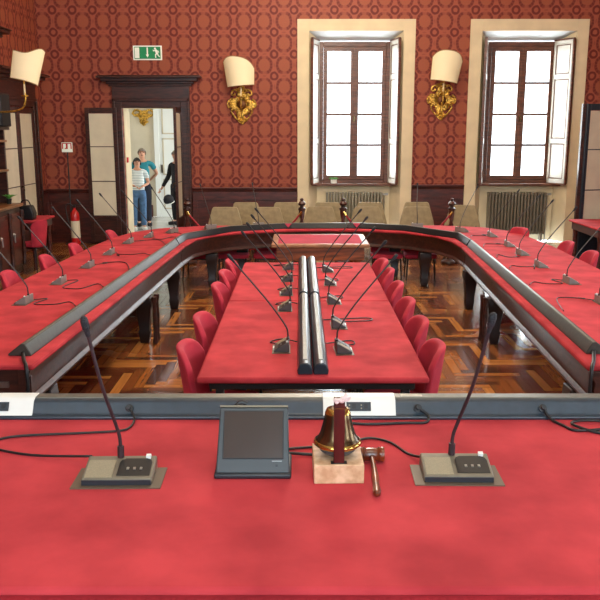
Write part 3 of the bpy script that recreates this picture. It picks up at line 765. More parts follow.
# ------------------------------------------------------------------ sideboard at left
s.scale = (.78, .9, .9)
s = empty('sideboard', (-4.65, 10.3, 0), label='carved dark wooden sideboard with honey-coloured top along the left wall', cat='sideboard')
MB().box(-.22, .33, -2.1, 2.05, .08, 1.0).build('carcass', 'dark_wood', s, bevel=.006)
MB().box(-.23, .37, -2.15, 2.12, 1.0, 1.05).build('worktop', 'counter', s, bevel=.012)
MB().box(-.22, .31, -2.08, 2.03, 0, .08).build('plinth', 'dark_wood', s)
for k in range(8):
    y0 = -2.05+k*.51; y1 = y0+.47
    d = MB().box(.33, .35, y0, y1, .14, .92).box(.35, .362, y0+.06, y1-.06, .2, .86).build('door', 'mahog', s, bevel=.005)
    MB().lathe([(.012, 0), (.03, .01), (.02, .03)], 10, T(.362, y0+.08, .62, 0, 0, PI/2)).tube([(.385, y0+.08, .62), (.39, y0+.08, .5)], .012).build('drop_handle', 'steel', d, smooth='auto')
for k in range(9):
    y = -2.07+k*.51
    q = MB()
    q.lathe([(.03, .1), (.036, .16), (.02, .2), (.034, .35), (.02, .5), (.034, .66), (.02, .8), (.036, .86), (.03, .95)], 10, T(.37, y, 0)); q.build('carved_column', 'dark_wood', s, smooth='auto')
s = empty('shelf_unit', (-4.62, 10.75, 1.05), label='open dark shelf unit standing on the back of the sideboard', cat='shelves')
for y0 in (1.59, -.2, -2.1): MB().box(-.16, .14, y0, y0+.05, 0, 1.1).build('upright', 'dark_wood', s, bevel=.004)
for z in (.48, .92): MB().box(-.16, .16, -2.1, 1.66, z, z+.035).build('shelf', 'counter', s, bevel=.004)
MB().box(-.17, -.15, -2.1, 1.64, 0, 1.1).build('back_board', 'dark_wood', s)
MB().box(-.17, .2, -2.14, 1.7, 1.1, 1.15).build('top_board', 'dark_wood', s, bevel=.006)
s = empty('small_bottle', (-4.56, 12.15, 1.567), label='small white bottle on the upper shelf by the left edge', cat='bottle')
MB().lathe([(.03, 0), (.035, .01), (.035, .12), (.012, .16)], 14).build('body', 'white_pl', s, smooth='auto')
MB().lathe([(.014, .16), (.014, .19)], 12).build('cap', 'white_pl', s)
s = empty('leafy_sprig', (-4.42, 12.2, 1.05), label='small green leafy sprig in a dark pot on the sideboard', cat='plant')
MB().lathe([(.03, 0), (.045, .08), (.04, .08), (.03, .02)], 14).build('pot', 'black', s, smooth='auto')
for k in range(9):
    a = k*2.4; L = .09+.02*(k % 3)
    MB().add([(0, 0, .07), (math.cos(a)*L*.5-math.sin(a)*.025, math.sin(a)*L*.5+math.cos(a)*.025, .13), (math.cos(a)*L, math.sin(a)*L, .14), (math.cos(a)*L*.5+math.sin(a)*.025, math.sin(a)*L*.5-math.cos(a)*.025, .13), (math.cos(a)*L*.5, math.sin(a)*L*.5, .115)],
             [(0, 1, 4), (1, 2, 4), (2, 3, 4), (3, 0, 4)]).build('leaf', 'leaf', s)
# black monitor/loudspeaker on bracket over the sideboard, and dark cornice board above
s = empty('wall_speaker', (-4.54, 12.22, 2.22), R(-8), label='black loudspeaker box behind the leftmost sconce', cat='loudspeaker')
MB().box(-.36, .18, -.14, .14, -.02, .46).build('cabinet', 'black', s, bevel=.015)
MB().box(-.34, .16, -.155, -.14, 0, .44).build('front_grille', 'mic_dark', s, bevel=.004)
s = MB()
for k, (d, z0, z1) in enumerate(((.24, 0, .04), (.34, .04, .09), (.44, .09, .14), (.47, .14, .165))): s.box(0, d, -d*.6, 0+1.4-1.4+d*.0, z0, z1) if False else s.box(0, d, -1.6-d*.4, d*.4, z0, z1)
o = s.build('trim_3', 'dark_wood', bevel=.01, loc=(XL, 12.75, 3.5)); o['kind'] = 'structure'

# ------------------------------------------------------------------ podium table in the middle
s = empty('writing_table', (.25, 10.15, 0), label='small carved wooden table with red leather top inside the far end', cat='table')
MB().prism([(-.6, -.5), (.6, -.5), (.6, .5), (-.6, .5)], .745, .79).build('tabletop', 'pale_wood_edge', s, bevel=.014, seg=3)
MB().box(-.52, .52, -.42, .42, .79, .793).build('leather_inset', 'pink', s)
MB().box(-.54, .54, -.44, .44, .58, .745).build('apron', 'podium_wood', s, bevel=.006)
for sx in (-1, 1):
    for sy in (-1, 1):
        MB().lathe([(.03, 0), (.045, .03), (.03, .08), (.055, .2), (.03, .32), (.05, .42), (.05, .58)], 14, T(sx*.46, sy*.36, 0)).build('leg', 'podium_wood', s, smooth='auto')
MB().tube([(-.46, 0, .12), (.46, 0, .12)], .022).box(-.49, -.43, -.36, .36, .1, .15).box(.43, .49, -.36, .36, .1, .15).build('stretcher', 'podium_wood', s, smooth='auto')

# ------------------------------------------------------------------ big conference tables
def rail_profile(w=.07, h=.065, z=.75):
    """a flat lid with two sloping flanks"""
    return [(-w, z), (-w, z+.012), (-w*.52, z+h), (w*.52, z+h), (w, z+.012), (w, z)]
def duct(parent, path, w=.075, h=.078, z=.75, mt='wing_rail', flank=1):
    g = flank
    o = MB().sweep([(-w*g, z), (-w*g, z+.012), (w*.12*g, z+h), (w*.5*g, z+h), (w*.93*g, z+.02), (w*g, z)], path).build('cable_duct', mt, parent, bevel=.006)
    MB().sweep([(w*.2*g, z+h), (w*.22*g, z+h+.003), (w*.46*g, z+h+.003), (w*.48*g, z+h)], path).build('duct_lid', 'rail_top', o, bevel=.0015)
    return o
def big_leg(parent, x, y, zt=.5):
    MB().prism([(-.04, -.04), (.04, -.04), (.04, .04), (-.04, .04)], zt-.06, .712, T(x, y, 0)).add(
        [(x+sx*a, y+sy*a, z) for z, a in ((zt-.02, .08), (zt-.1, .085), (zt-.13, .075), (.14, .05), (.12, .06), (.0, .045)) for sx, sy in ((-1, -1), (1, -1), (1, 1), (-1, 1))],
        [(0, 1, 2, 3), (20, 21, 22, 23)]+[(4*k+i, 4*k+(i+1) % 4, 4*k+4+(i+1) % 4, 4*k+4+i) for k in range(5) for i in range(4)]).build('leg', 'leg_wood', parent, bevel=.008)
def conf_table(name, label, inner, outer, ductpath, legs, side=-1, near_end=True):
    """inner / outer: polylines running the same way; a slab under suede with a deep moulded apron"""
    e = empty(name, (0, 0, 0), label=label, cat='table')
    cx = sum(p[0] for p in inner+outer)/len(inner+outer); cy = sum(p[1] for p in inner+outer)/len(inner+outer)
    e.location = (cx, cy, 0)
    sub = lambda P: [(p[0]-cx, p[1]-cy) for p in P]
    I, O = sub(inner), sub(outer)
    MB().prism(I+O[::-1], .715, .75).build('cloth_top', 'cloth', e, bevel=.012)
    # apron follows the whole outline, set back a little under the top
    for nm, P, sgn in (('inner_apron', I, 1), ('outer_apron', O, -1)):
        prof = [(0.02, .715), (0.035, .67), (0.05, .64), (0.045, .54), (0.03, .525), (0.018, .51), (0.022, .497), (0.10, .495), (0.10, .715)] if sgn > 0 else [(.03, .715), (.03, .64), (.06, .64), (.06, .715)]
        prof = [(abs(a)*sgn, z) for a, z in prof]
        # side>0 is to the right of the path direction
        sg2 = side
        MB().sweep([(a*sg2, z) for a, z in prof], P).build(nm, 'dark_wood_h', e, bevel=.004)
    for k in ((0,) if near_end else ()):
        a, c = Vector(I[k]), Vector(O[k]); d = (c-a).normalized(); n_ = Vector((-d.y, d.x)); mid = sum((Vector(p) for p in I+O), Vector((0, 0)))/len(I+O)
        if n_.dot(mid-a) < 0: n_ = -n_
        a2, c2 = a+d*.03+n_*.03, c-d*.03+n_*.03
        MB().prism([tuple(a2), tuple(c2), tuple(c2+n_*.04), tuple(a2+n_*.04)], .46, .715).build('end_board', 'dark_wood_h', e, bevel=.004)
    for x, y in legs: big_leg(e, x-cx, y-cy)
    dd = duct(e, sub(ductpath), flank=-side, mt='head_rail' if not near_end else 'wing_rail')
    return e, cx, cy
LI = [(-1.625, 4.68), (-1.43, 9.85)]; LO = [(-2.76, 4.68), (-2.56, 9.85)]
RI = [(1.745, 4.66), (1.985, 9.75)]; RO = [(3.02, 4.66), (3.12, 9.75)]
HI = [(-1.43, 9.86), (-1.37, 10.45), (-1.2, 10.85), (-.9, 11.13), (-.3, 11.42), (.3, 11.5), (1.0, 11.44), (1.5, 11.2), (1.83, 10.8), (1.97, 10.3), (1.985, 9.76)]
HO = [(-2.56, 9.86), (-2.5, 10.5), (-2.36, 11.15), (-2.05, 11.62), (-1.4, 11.95), (-.5, 11.98), (.4, 12.0), (1.3, 12.0), (2.1, 11.98), (2.7, 11.75), (3.05, 11.2), (3.12, 9.76)]
LD = [(-1.775, 4.88), (-1.575, 9.86)]; RD = [(1.90, 4.92), (2.125, 9.74)]
HD = [(-1.575, 9.9), (-1.545, 10.4), (-1.0, 11.26), (-.24, 11.62), (.85, 11.66), (1.52, 11.36), (2.12, 10.5), (2.127, 9.8)]
lt, lcx, lcy = conf_table('conference_table', 'left wing conference table with red suede top and dark apron', LI, LO, LD, [(-1.60, 8.02), (-1.72, 5.1), (-2.65, 5.1), (-2.55, 8.0), (-1.54, 9.6), (-2.5, 9.6)])
rt, rcx, rcy = conf_table('conference_table', 'right wing conference table with red suede top and dark apron', RI, RO, RD, [(1.99, 7.98), (1.86, 5.1), (2.9, 5.1), (3.0, 8.0), (2.07, 9.58), (3.0, 9.55)], side=1)
ht, hcx, hcy = conf_table('conference_table', 'curved far end table joining the two wing tables', HI, HO, HD, [(-1.22, 10.97), (1.745, 11.06), (1.41, 11.8), (-.85, 11.75), (-2.3, 10.8), (2.9, 10.8)], near_end=False)
# slim turned half-columns where wing frames meet, with steel levelling collars
for e, cx, cy, x, y in ((lt, lcx, lcy, -1.48, 8.08), (lt, lcx, lcy, -1.48, 7.94), (rt, rcx, rcy, 1.875, 8.04), (rt, rcx, rcy, 1.875, 7.90)):
    MB().lathe([(.02, 0), (.03, .02), (.02, .08), (.024, .3), (.018, .42), (.028, .46), (.028, .496)], 14, T(x-cx, y-cy, 0)).build('corner_column', 'dark_wood', e, smooth='auto')
# hanging cord off each near duct end, name plate on the left end board
MB().tube(smooth_path([(-1.76-lcx, 4.9-lcy, .77), (-1.70-lcx, 4.74-lcy, .765), (-1.66-lcx, 4.66-lcy, .74), (-1.655-lcx, 4.645-lcy, .6), (-1.67-lcx, 4.65-lcy, .45)]), .012, 8).build('cord', 'black', lt, smooth=True)
MB().tube(smooth_path([(1.88-rcx, 4.94-rcy, .77), (1.80-rcx, 4.72-rcy, .765), (1.755-rcx, 4.62-rcy, .74), (1.75-rcx, 4.61-rcy, .6), (1.77-rcx, 4.62-rcy, .42)]), .012, 8).build('cord', 'black', rt, smooth=True)
MB().box(-1.87-lcx, -1.79-lcx, 4.695-lcy, 4.712-lcy, .60, .635).build('metal_plate', 'steel', lt)
for sx in (-.17, .82):
    MB().add([(sx-hcx-.05, 11.555-hcy, .823), (sx-hcx+.05, 11.555-hcy, .823), (sx-hcx, 11.535-hcy, .77), (sx-hcx-.05, 11.62-hcy, .823), (sx-hcx+.05, 11.62-hcy, .823), (sx-hcx, 11.60-hcy, .77)],
             [(0, 1, 2), (3, 4, 5), (0, 1, 4, 3), (1, 2, 5, 4), (2, 0, 3, 5)]).build('cloth_point', 'pink', ht)

# centre tables
def centre(y0, y1, label):
    cx, cy = .075, (y0+y1)/2; c = (y1-y0)/2-.004
    e = empty('centre_table', (cx, cy, 0), label=label, cat='table')
    MB().box(-.675, .675, -c, c, .712, .75).build('cloth_top', 'cloth', e, bevel=.016, seg=3)
    MB().box(-.6, .6, -c+.06, c-.06, .66, .712).build('apron', 'black', e, bevel=.004)
    for sx in (-1, 1):
        for sy in (-1, 1): MB().box(sx*.55-.025, sx*.55+.025, sy*(c-.12)-.025, sy*(c-.12)+.025, 0, .66).build('leg', 'black', e, bevel=.004)
    for sx in (-.045, .048):
        k = MB().sweep([(-.042, .75), (-.045, .775), (-.034, .808), (-.012, .82), (.012, .82), (.034, .808), (.045, .775), (.042, .75)], [(sx, -c+.06), (sx, c-.01)]).build('cable_duct', 'rail', e, bevel=.006)
        MB().sweep([(-.014, .818), (-.012, .8225), (.012, .8225), (.014, .818)], [(sx, -c+.14), (sx, c-.01)]).build('duct_lid', 'rail_top', k)
    return e
centre(4.42, 6.56, 'near red-topped centre table with twin cable ducts along its middle')
centre(6.56, 8.56, 'far red-topped centre table behind the near one')

# ------------------------------------------------------------------ microphones
def mic_base(e, body='mic', mirror=1, s=1., hh=.047, card=False):
    """sitter is toward +x; the long side runs along y"""
    MB().box(-.052*s, .066*s, -.108*s, .108*s, 0, .003).build('base_plate', 'plate', e)
    B = MB(); hw = .085*s
    B.prism([(-.045*s, .003), (.05*s, .003), (.05*s, .018), (-.035*s, hh), (-.045*s, hh)], -hw, hw, frame((0, 0, 0), (1, 0, 0), (0, 0, 1), (0, 1, 0)))
    base = B.build('base', body, e, bevel=.004)
    MB().box(.0495*s, .0525*s, -hw*.98, hw*.98, .003, .017).build('front_edge', 'mic_side', base, bevel=.001)
    sl = math.atan2(-(hh-.018), .085*s)
    if card: MB().box(.053*s, .060*s, -.03, .03, .003, .016).build('paper_label', 'white_pl', base)
    F = frame((-.035*s, 0, hh), (math.cos(sl), 0, math.sin(sl)), (0, 1, 0), (-math.sin(sl), 0, math.cos(sl)))
    m = mirror
    a, c = sorted((-m*.078*s, -m*.012*s)); MB().box(.014*s, .082*s, a, c, 0, .0015, F).build('speaker_grille', 'grille', base)
    a, c = sorted((-m*.002*s, m*.078*s))
    pts = [(.024*s, a), (.014*s, a+.004), (.008*s, a+.014), (.008*s, c-.014), (.014*s, c-.004), (.024*s, c), (.074*s, c), (.074*s, a)]
    MB().prism(pts, 0, .0015, F).build('button_panel', 'black', base)
    mid = (a+c)/2
    for q in (-1, 0, 1): MB().box(.045*s, .053*s, mid+q*.016*s-.003, mid+q*.016*s+.003, .0015, .004, F).build('button', 'steel', base)
    MB().box(-.002*s, .008*s, m*.066*s-.006, m*.066*s+.006, 0, .008, F).build('indicator_button', 'white_pl', base)
    return base
def make_mic(neck, body='mic', mirror=1, headr=.0125, neckr=.0055, nm='mic_neck', headL=.06, s=1., hh=.047, card=False):
    e = empty('microphone')
    mic_base(e, body, mirror, s, hh, card)
    P = smooth_path(neck, 8)
    n_ = MB().tube(P, neckr, 8).tube(P[:6], neckr*1.9, 8).build('gooseneck', nm, e, smooth='auto')
    d = (P[-1]-P[-2]).normalized(); q = P[-1]
    L = headL; ts = [(0, .4), (.08, .62), (.18, .66), (.34, .72), (.42, 1), (.75, 1.05), (.92, .85), (1, .4)]
    MB().tube([q+d*L*t for t, _ in ts], [headr*r for _, r in ts], 12).build('mic_head', 'foam', e, smooth=True)
    return e
def cord(e, pts, r=.0042, nm='cable', m='black'):
    return MB().tube(smooth_path(pts, 6), r, 6).build(nm, m, e, smooth=True)

far = make_mic([(-.035, 0, .05), (-.036, 0, .10), (-.02, 0, .16), (.09, .01, .32), (.30, .01, .575)], hh=.068, card=True, body='mic_dark', neckr=.0055, nm='neck_metal', headL=.07, headr=.0115)
first_mic = True
DARK = [q for q in bpy.data.objects if q.parent == far and q.name.startswith('base') and 'plate' not in q.name][0].data
SILVER = [q for q in bpy.data.objects if q.parent == far and q.name.startswith('base') and 'plate' not in q.name][0].data.copy(); SILVER.materials[0] = M['mic_silver']
def place_mic(x, y, rz, label, grp, cable, tilt=0, z=.75):
    global first_mic
    if first_mic: o = far; first_mic = False
    else: o = copy_tree(far, only=('base_plate', 'base', 'gooseneck', 'mic_head', 'front_edge', 'speaker_grille', 'button_panel', 'paper_label'))
    o.location = (x, y, z); o.rotation_euler = (0, 0, rz); tag(o, label, 'microphone', grp)
    if True:
        for c in [q for q in bpy.data.objects if q.parent == o and q.name.startswith('base') and 'plate' not in q.name]: c.data = DARK if 'centre' in grp else SILVER
    Mi = Matrix.Rotation(-rz, 4, 'Z')
    pts = [Mi @ Vector((px-x, py-y, pz-z)) for px, py, pz in cable]
    cord(o, pts)
    return o
def squiggle(x, y, tx, ty, rnd, z=.756, loops=1):
    """cord from a base at x,y wandering to the duct at tx,ty"""
    dy = rnd.uniform(-.3, .3); dx = (tx-x)
    pts = [(x+dx*.12, y+.06, z+.01), (x+dx*.3, y+.16*rnd.choice((-1, 1))+dy*.2, z), (x+dx*.2, y+dy*.8, z), (x+dx*.55, y+dy, z), (x+dx*.75, y+dy*.4+.05, z), (tx, ty, z+.02)]
    return pts
rnd = random.Random(3)
ords = ['first', 'second', 'third', 'fourth', 'fifth', 'sixth', 'seventh', 'eighth']
LM = [(-2.28, 6.47), (-2.25, 7.35), (-2.215, 8.25), (-2.2, 9.14), (-2.17, 10.06), (-2.02, 10.64)]
for k, (x, y) in enumerate(LM):
    rx = -1.775+.0386*(y-4.88)-.075
    place_mic(x, y, PI+R(rnd.uniform(-6, 2)), 'long-necked microphone on the left wing table, %s from the near end' % ords[k], 'microphones on the left wing table', squiggle(x, y, rx, y-.25+rnd.uniform(-.1, .1), rnd))
RM = [(2.50, 6.45), (2.53, 7.36), (2.52, 8.27), (2.55, 9.1), (2.58, 9.79), (2.58, 10.7)]
for k, (x, y) in enumerate(RM):
    rx = 1.90+.0467*(y-4.92)+.075
    place_mic(x, y, R(rnd.uniform(-4, 8)), 'long-necked microphone on the right wing table, %s from the near end' % ords[k], 'microphones on the right wing table', squiggle(x, y, rx, y-.3+rnd.uniform(-.1, .1), rnd))
HM = [(-1.78, 11.1, R(150), 'left bend, nearer the doorway'), (-1.3, 11.55, R(118), 'left of its middle, near the left post'), (-.62, 11.8, R(105), 'left of its middle, before tan chairs'), (1.72, 11.72, R(82), 'right of its middle, before the rightmost rope post'), (2.27, 11.2, R(40), 'right bend, near the right radiator')]
for k, (x, y, a, lb) in enumerate(HM):
    place_mic(x, y, a, 'long microphone on the far end table, %s' % lb, 'microphones on the far end table', [(x, y, .77), (x*.97+.005, y-.06, .757), (x*.93+.02, y-.12, .757)])
for k, y in enumerate((5.04, 6.24, 6.85, 7.5, 8.15)):
    place_mic(-.115, y, PI+R(rnd.uniform(-4, 4)), 'microphone left of the centre ducts, %s from the near end' % ords[k], 'microphones on the centre tables', [(-.1, y+.07, .765), (-.2-.08*(k == 4), y+.16, .756), (-.12, y+.2+.05*rnd.random(), .756), (-.02, y+.1, .775)])
for k, y in enumerate((5.0, 5.67, 6.5, 7.3, 8.0)):
    w_ = .22 if k in (1, 4) else .06
    place_mic(.275, y, R(rnd.uniform(-4, 4)), 'microphone right of the centre ducts, %s from the near end' % ords[k], 'microphones on the centre tables', [(.26, y+.08, .765), (.3+w_, y+.15, .756), (.28+w_, y+.24, .756), (.2, y+.18, .756), (.165, y+.1, .775)])

# ------------------------------------------------------------------ chairman's desk
DT = H-.856
desk = empty('chairman_desk', (.1, 1.9, DZ), label='front desk with red suede top, seen along the bottom of the photo', cat='desk')
dz = DT-DZ
w0, w1 = -2.4, 2.4
MB().prism([(-.522, dz-.035), (-.522, dz-.008), (-.515, dz), (.52, dz), (.52, dz-.035)], w0, w1, frame((0, 0, 0), (0, 1, 0), (0, 0, 1), (1, 0, 0))).build('cloth_top', 'cloth', desk, bevel=.006)
MB().prism([(-.522, dz-.012), (-.545, dz-.014), (-.552, dz-.03), (-.555, dz-.3), (-.54, dz-.3), (-.522, dz-.035)], w0, w1, frame((0, 0, 0), (0, 1, 0), (0, 0, 1), (1, 0, 0))).build('cloth_edging', 'cloth_shaded', desk, bevel=.004)
MB().box(w0+.03, w1-.03, .44, .50, -DZ*0, dz-.035).box(w0+.03, w0+.08, -.45, .44, 0, dz-.035).box(w1-.08, w1-.03, -.45, .44, 0, dz-.035).build('panel_frame', 'dark_wood_h', desk, bevel=.006)
yb = .385
dr = MB().prism([(yb, dz), (yb, dz+.011), (yb+.012, dz+.013), (yb+.034, dz+.048), (yb+.05, dz+.054), (yb+.088, dz+.052), (yb+.098, dz+.04), (yb+.1, dz)], w0, w1, frame((0, 0, 0), (0, 1, 0), (0, 0, 1), (1, 0, 0))).build('cable_duct', 'rail', desk, bevel=.004)
MB().prism([(yb+.047, dz+.053), (yb+.05, dz+.0565), (yb+.086, dz+.0555), (yb+.089, dz+.052)], w0, w1, frame((0, 0, 0), (0, 1, 0), (0, 0, 1), (1, 0, 0))).build('duct_lid', 'rail_top', dr)
for xc, hw, sx in ((-1.04, .23, -.92), (.18, .11, .178)):
    xc -= .1; sx -= .1
    F = frame((0, yb+.012, dz+.013), (1, 0, 0), (0, .532, .847), (0, -.847, .532))
    X = frame((0, 0, 0), (0, 1, 0), (0, 0, 1), (1, 0, 0))
    p = MB().prism([(yb+.004, dz+.0125), (yb+.010, dz+.0155), (yb+.032, dz+.0505), (yb+.049, dz+.0585), (yb+.087, dz+.0575), (yb+.087, dz+.0545), (yb+.05, dz+.0545), (yb+.034, dz+.0475), (yb+.013, dz+.0125)], xc-hw, xc+hw, X).build('socket_panel', 'white_pl', dr, bevel=.001)
    MB().prism([(sx-.037, .010), (sx+.037, .010), (sx+.037, .038), (sx-.037, .038)], .0035, .006, F).build('socket_frame', 'mic_side', p, bevel=.001)
    for q in (-1, 1):
        cx_ = sx+q*.018
        MB().prism([(cx_-.003, .016), (cx_+.009, .016), (cx_+.009, .032), (cx_-.003, .032)], .006, .008, F).build('socket', 'black', p)
        for zz in (.018, .028): MB().prism([(cx_-.012, zz-.002), (cx_-.008, zz-.002), (cx_-.008, zz+.002), (cx_-.012, zz+.002)], .006, .0075, F).build('socket_hole', 'grille', p)
MB().box(.21, .275, yb+.052, yb+.07, dz+.0568, dz+.0578).build('tape_strip', 'paint_tape', dr)
for hx in (-.517, .357, .735):
    MB().lathe([(.012, 0), (.012, .006), (.007, .008), (.007, .02)], 12, T(hx-.1+.0, yb+.02, dz+.03, 0, R(58))).build('cable_grommet', 'black', dr, smooth='auto')

# desk microphones (short goosenecks)
def desk_mic(x, y, rz, neck, label, cable):
    e = make_mic(neck, hh=.040, headL=.055, headr=.0095, neckr=.0046, s=1.02)
    e.location = (x, y, DT); e.rotation_euler = (0, 0, rz); tag(e, label, 'microphone', 'short-necked microphones on the front desk')
    Mi = Matrix.Rotation(-rz, 4, 'Z'); cord(e, [Mi @ Vector((a-x, b-y, c-DT)) for a, b, c in cable], .0035)
    return e
# local +x is toward the sitter (world -y): rz=-90deg ; local y -> world x
z_ = DT+.0045
desk_mic(-.452, 1.878, -PI/2+R(1), [(-.035, -.004, .04), (-.036, -.005, .09), (-.03, -.012, .13), (.0, -.034, .24), (.02, -.055, .37)], 'taupe microphone on the front desk, left of the monitor',
         [(-.517, 2.30, DT+.034), (-.495, 2.265, DT+.012), (-.50, 2.21, z_), (-.53, 2.185, z_), (-.62, 2.17, z_), (-.82, 2.14, z_), (-.85, 2.07, z_), (-.72, 2.01, z_), (-.545, 1.965, DT+.02)])
desk_mic(.395, 1.895, -PI/2-R(1), [(-.035, -.006, .04), (-.036, -.004, .09), (-.03, .006, .13), (.0, .034, .24), (.02, .060, .375)], 'taupe microphone on the front desk, right of the gavel',
         [(.325, 1.955, DT+.02), (.29, 2.02, z_), (.25, 2.1, z_), (.19, 2.13, z_), (.12, 2.08, z_), (.0, 2.06, z_), (-.04, 2.05, z_)])
for pts, lb in (([(.357, 2.30, DT+.034), (.385, 2.285, DT+.016), (.375, 2.255, z_), (.31, 2.25, z_), (.2, 2.24, z_), (.13, 2.255, z_), (.08, 2.262, z_)], 'thin black cable curling from the duct beside the white socket panel'),
                ([(.735, 2.30, DT+.034), (.75, 2.27, DT+.01), (.775, 2.23, z_), (.80, 2.19, z_), (.88, 2.2, z_), (.93, 2.235, z_+.004), (.86, 2.26, z_+.004), (.80, 2.23, z_+.006), (.86, 2.17, z_), (.98, 2.14, z_), (1.2, 2.13, z_)], 'black cable with a loop at the right edge of the front desk')):
    tag(MB().tube(smooth_path(pts, 8), .0042, 6).build('cable', 'black', smooth=True), lb, 'cable', 'loose cables on the front desk')

# monitor
s = empty('desk_monitor', (-.119, 1.93, DT), R(0), label='small grey tilted touch monitor, screen off, on the front desk', cat='monitor')
Fm = Matrix.Translation((0, -.055, .012)) @ Matrix.Rotation(R(-33), 4, 'X')
body = MB().add([(-.093, 0, 0), (.093, 0, 0), (.088, 0, .170), (-.088, 0, .170), (-.093, .02, 0), (.093, .02, 0), (.088, .02, .170), (-.088, .02, .170)],
                [(0, 1, 2, 3), (7, 6, 5, 4), (0, 4, 5, 1), (3, 2, 6, 7), (0, 3, 7, 4), (1, 5, 6, 2)], Fm).build('housing', 'monitor', s, bevel=.004)
MB().box(-.088, .088, -.0005, .0205, .1702, .1745, Fm).build('top_edge', 'monitor_edge', body)
MB().box(-.077, .077, -.003, 0, .036, .160, Fm).build('bezel', 'black', body, bevel=.001)
MB().box(-.0745, .0745, -.004, -.003, .0385, .1575, Fm).build('screen', 'screen', body)
MB().box(.048, .073, -.0015, 0, .030, .0315, Fm).build('brand_mark', 'steel', body)
MB().box(.057, .063, -.0015, 0, .016, .022, Fm).build('power_button', 'mic_side', body)
MB().box(-.097, .097, -.064, .07, 0, .014).build('foot', 'mic_side', s, bevel=.005)
MB().prism([(-.03, .012), (.06, .012), (.045, .12), (.03, .12)], -.05, .05, frame((0, 0, 0), (0, 1, 0), (0, 0, 1), (1, 0, 0))).build('rear_stand', 'monitor', s, bevel=.004)
MB().tube(smooth_path([(-.05, .055, .15), (-.035, .06, .16), (-.02, .06, .156)]), .006, 8).box(-.045, -.03, .045, .065, .135, .158).build('cable_plug', 'black', s, smooth='auto')
cord(s, [(.06, .06, .02), (.12, .085, .006), (.17, .075, .006), (.2, .06, .006)], .004)

# bell
s = empty('brass_bell', (.095, 1.925, DT), R(1), label='brass hand bell hung on a wooden yoke over a pale pink block', cat='bell')
MB().box(-.062, .062, -.085, .06, 0, .05).build('block', 'block', s, bevel=.0025)
prof = [(.0, .066), (.050, .066), (.056, .067), (.060, .071), (.058, .077), (.051, .084), (.0445, .096), (.039, .116), (.0345, .136), (.032, .150), (.028, .158), (.018, .162), (.0, .163)]
b_ = MB().lathe(prof, 40, T(0, -.012, .010), cap=False).build('bell_cup', 'brass', s, smooth=True)
MB().lathe([(.057, .0665), (.0612, .0705), (.059, .0775), (.0545, .0800)], 40, T(0, -.012, .010), cap=False).build('bright_rim', 'brass_bright', b_, smooth=True)
MB().lathe([(.0325, .150), (.0285, .1595), (.022, .162)], 40, T(0, -.012, .010), cap=False).build('shoulder_band', 'brass_bright', b_, smooth=True)
MB().lathe([(.014, 0), (.014, .03)], 12, T(0, -.012, .05)).lathe([(.0, .046), (.034, .05), (.046, .06), (.046, .068), (.02, .074)], 24, T(0, -.012, .004)).build('clapper_shadow_ring', 'mic_dark', b_, smooth='auto')
MB().box(-.0135, .0135, -.088+.012, -.068+.004, .05, .222).box(-.006, .006, -.07, -.006, .178, .19).build('yoke', 'post_wood', s, bevel=.0015)
MB().box(-.02, .02, -.079, -.061, .05, .0512).build('slot', 'black', s)
MB().box(-.0136, .0136, -.0772, -.0765, .192, .1935).build('brass_pin_line', 'brass_bright', s)
bw = MB().tube(smooth_path([(-.013, -.08, .214), (-.004, -.086, .219), (.006, -.08, .212), (.014, -.084, .223), (.022, -.082, .226), (.02, -.08, .217), (.01, -.08, .216)]), [.004]*37, 8)
bw.tube(smooth_path([(-.012, -.08, .221), (-.008, -.083, .210), (.0, -.08, .217), (.013, -.082, .228), (.015, -.08, .234)]), .0035, 8)
bw.build('ribbon', 'bow', s, smooth=True)

# gavel
s = empty('gavel', (.188, 1.975, DT), R(0), label='small brown turned wooden gavel lying beside the bell block', cat='gavel')
Fg = T(0, 0, .021, 0, 0, PI/2)
MB().lathe([(.012, -.034), (.019, -.033), (.020, -.028), (.0185, -.024), (.0205, -.02), (.0165, -.014), (.018, 0), (.0165, .014), (.0205, .02), (.0185, .024), (.020, .028), (.019, .033), (.012, .034)], 24, Fg).build('head', 'gavel', s, smooth='auto')
MB().tube([(0, -.01, .021), (0, -.05, .019), (-.0, -.09, .016), (-.001, -.13, .013), (-.003, -.165, .012), (-.004, -.195, .011), (-.005, -.21, .011), (-.005, -.216, .011)], [.0065, .006, .0075, .0095, .008, .0105, .009, .003], 14).build('handle', 'gavel', s, smooth='auto')

# small object on the sill of window 1
s = empty('sill_pot', (.66, YB+.2, 1.125), label='tiny white pot with green sprout on the left window sill', cat='pot')
MB().lathe([(.05, 0), (.06, .01), (.06, .08), (.05, .08), (.045, .02)], 14).build('pot', 'white_pl', s, smooth='auto')
for k in range(6):
    a = k*PI/3; MB().add([(0, 0, .05), (.05*math.cos(a)-.02*math.sin(a), .05*math.sin(a)+.02*math.cos(a), .12), (.1*math.cos(a), .1*math.sin(a), .1), (.05*math.cos(a)+.02*math.sin(a), .05*math.sin(a)-.02*math.cos(a), .12)], [(0, 1, 2), (0, 2, 3)]).build('leaf', 'leaf', s)

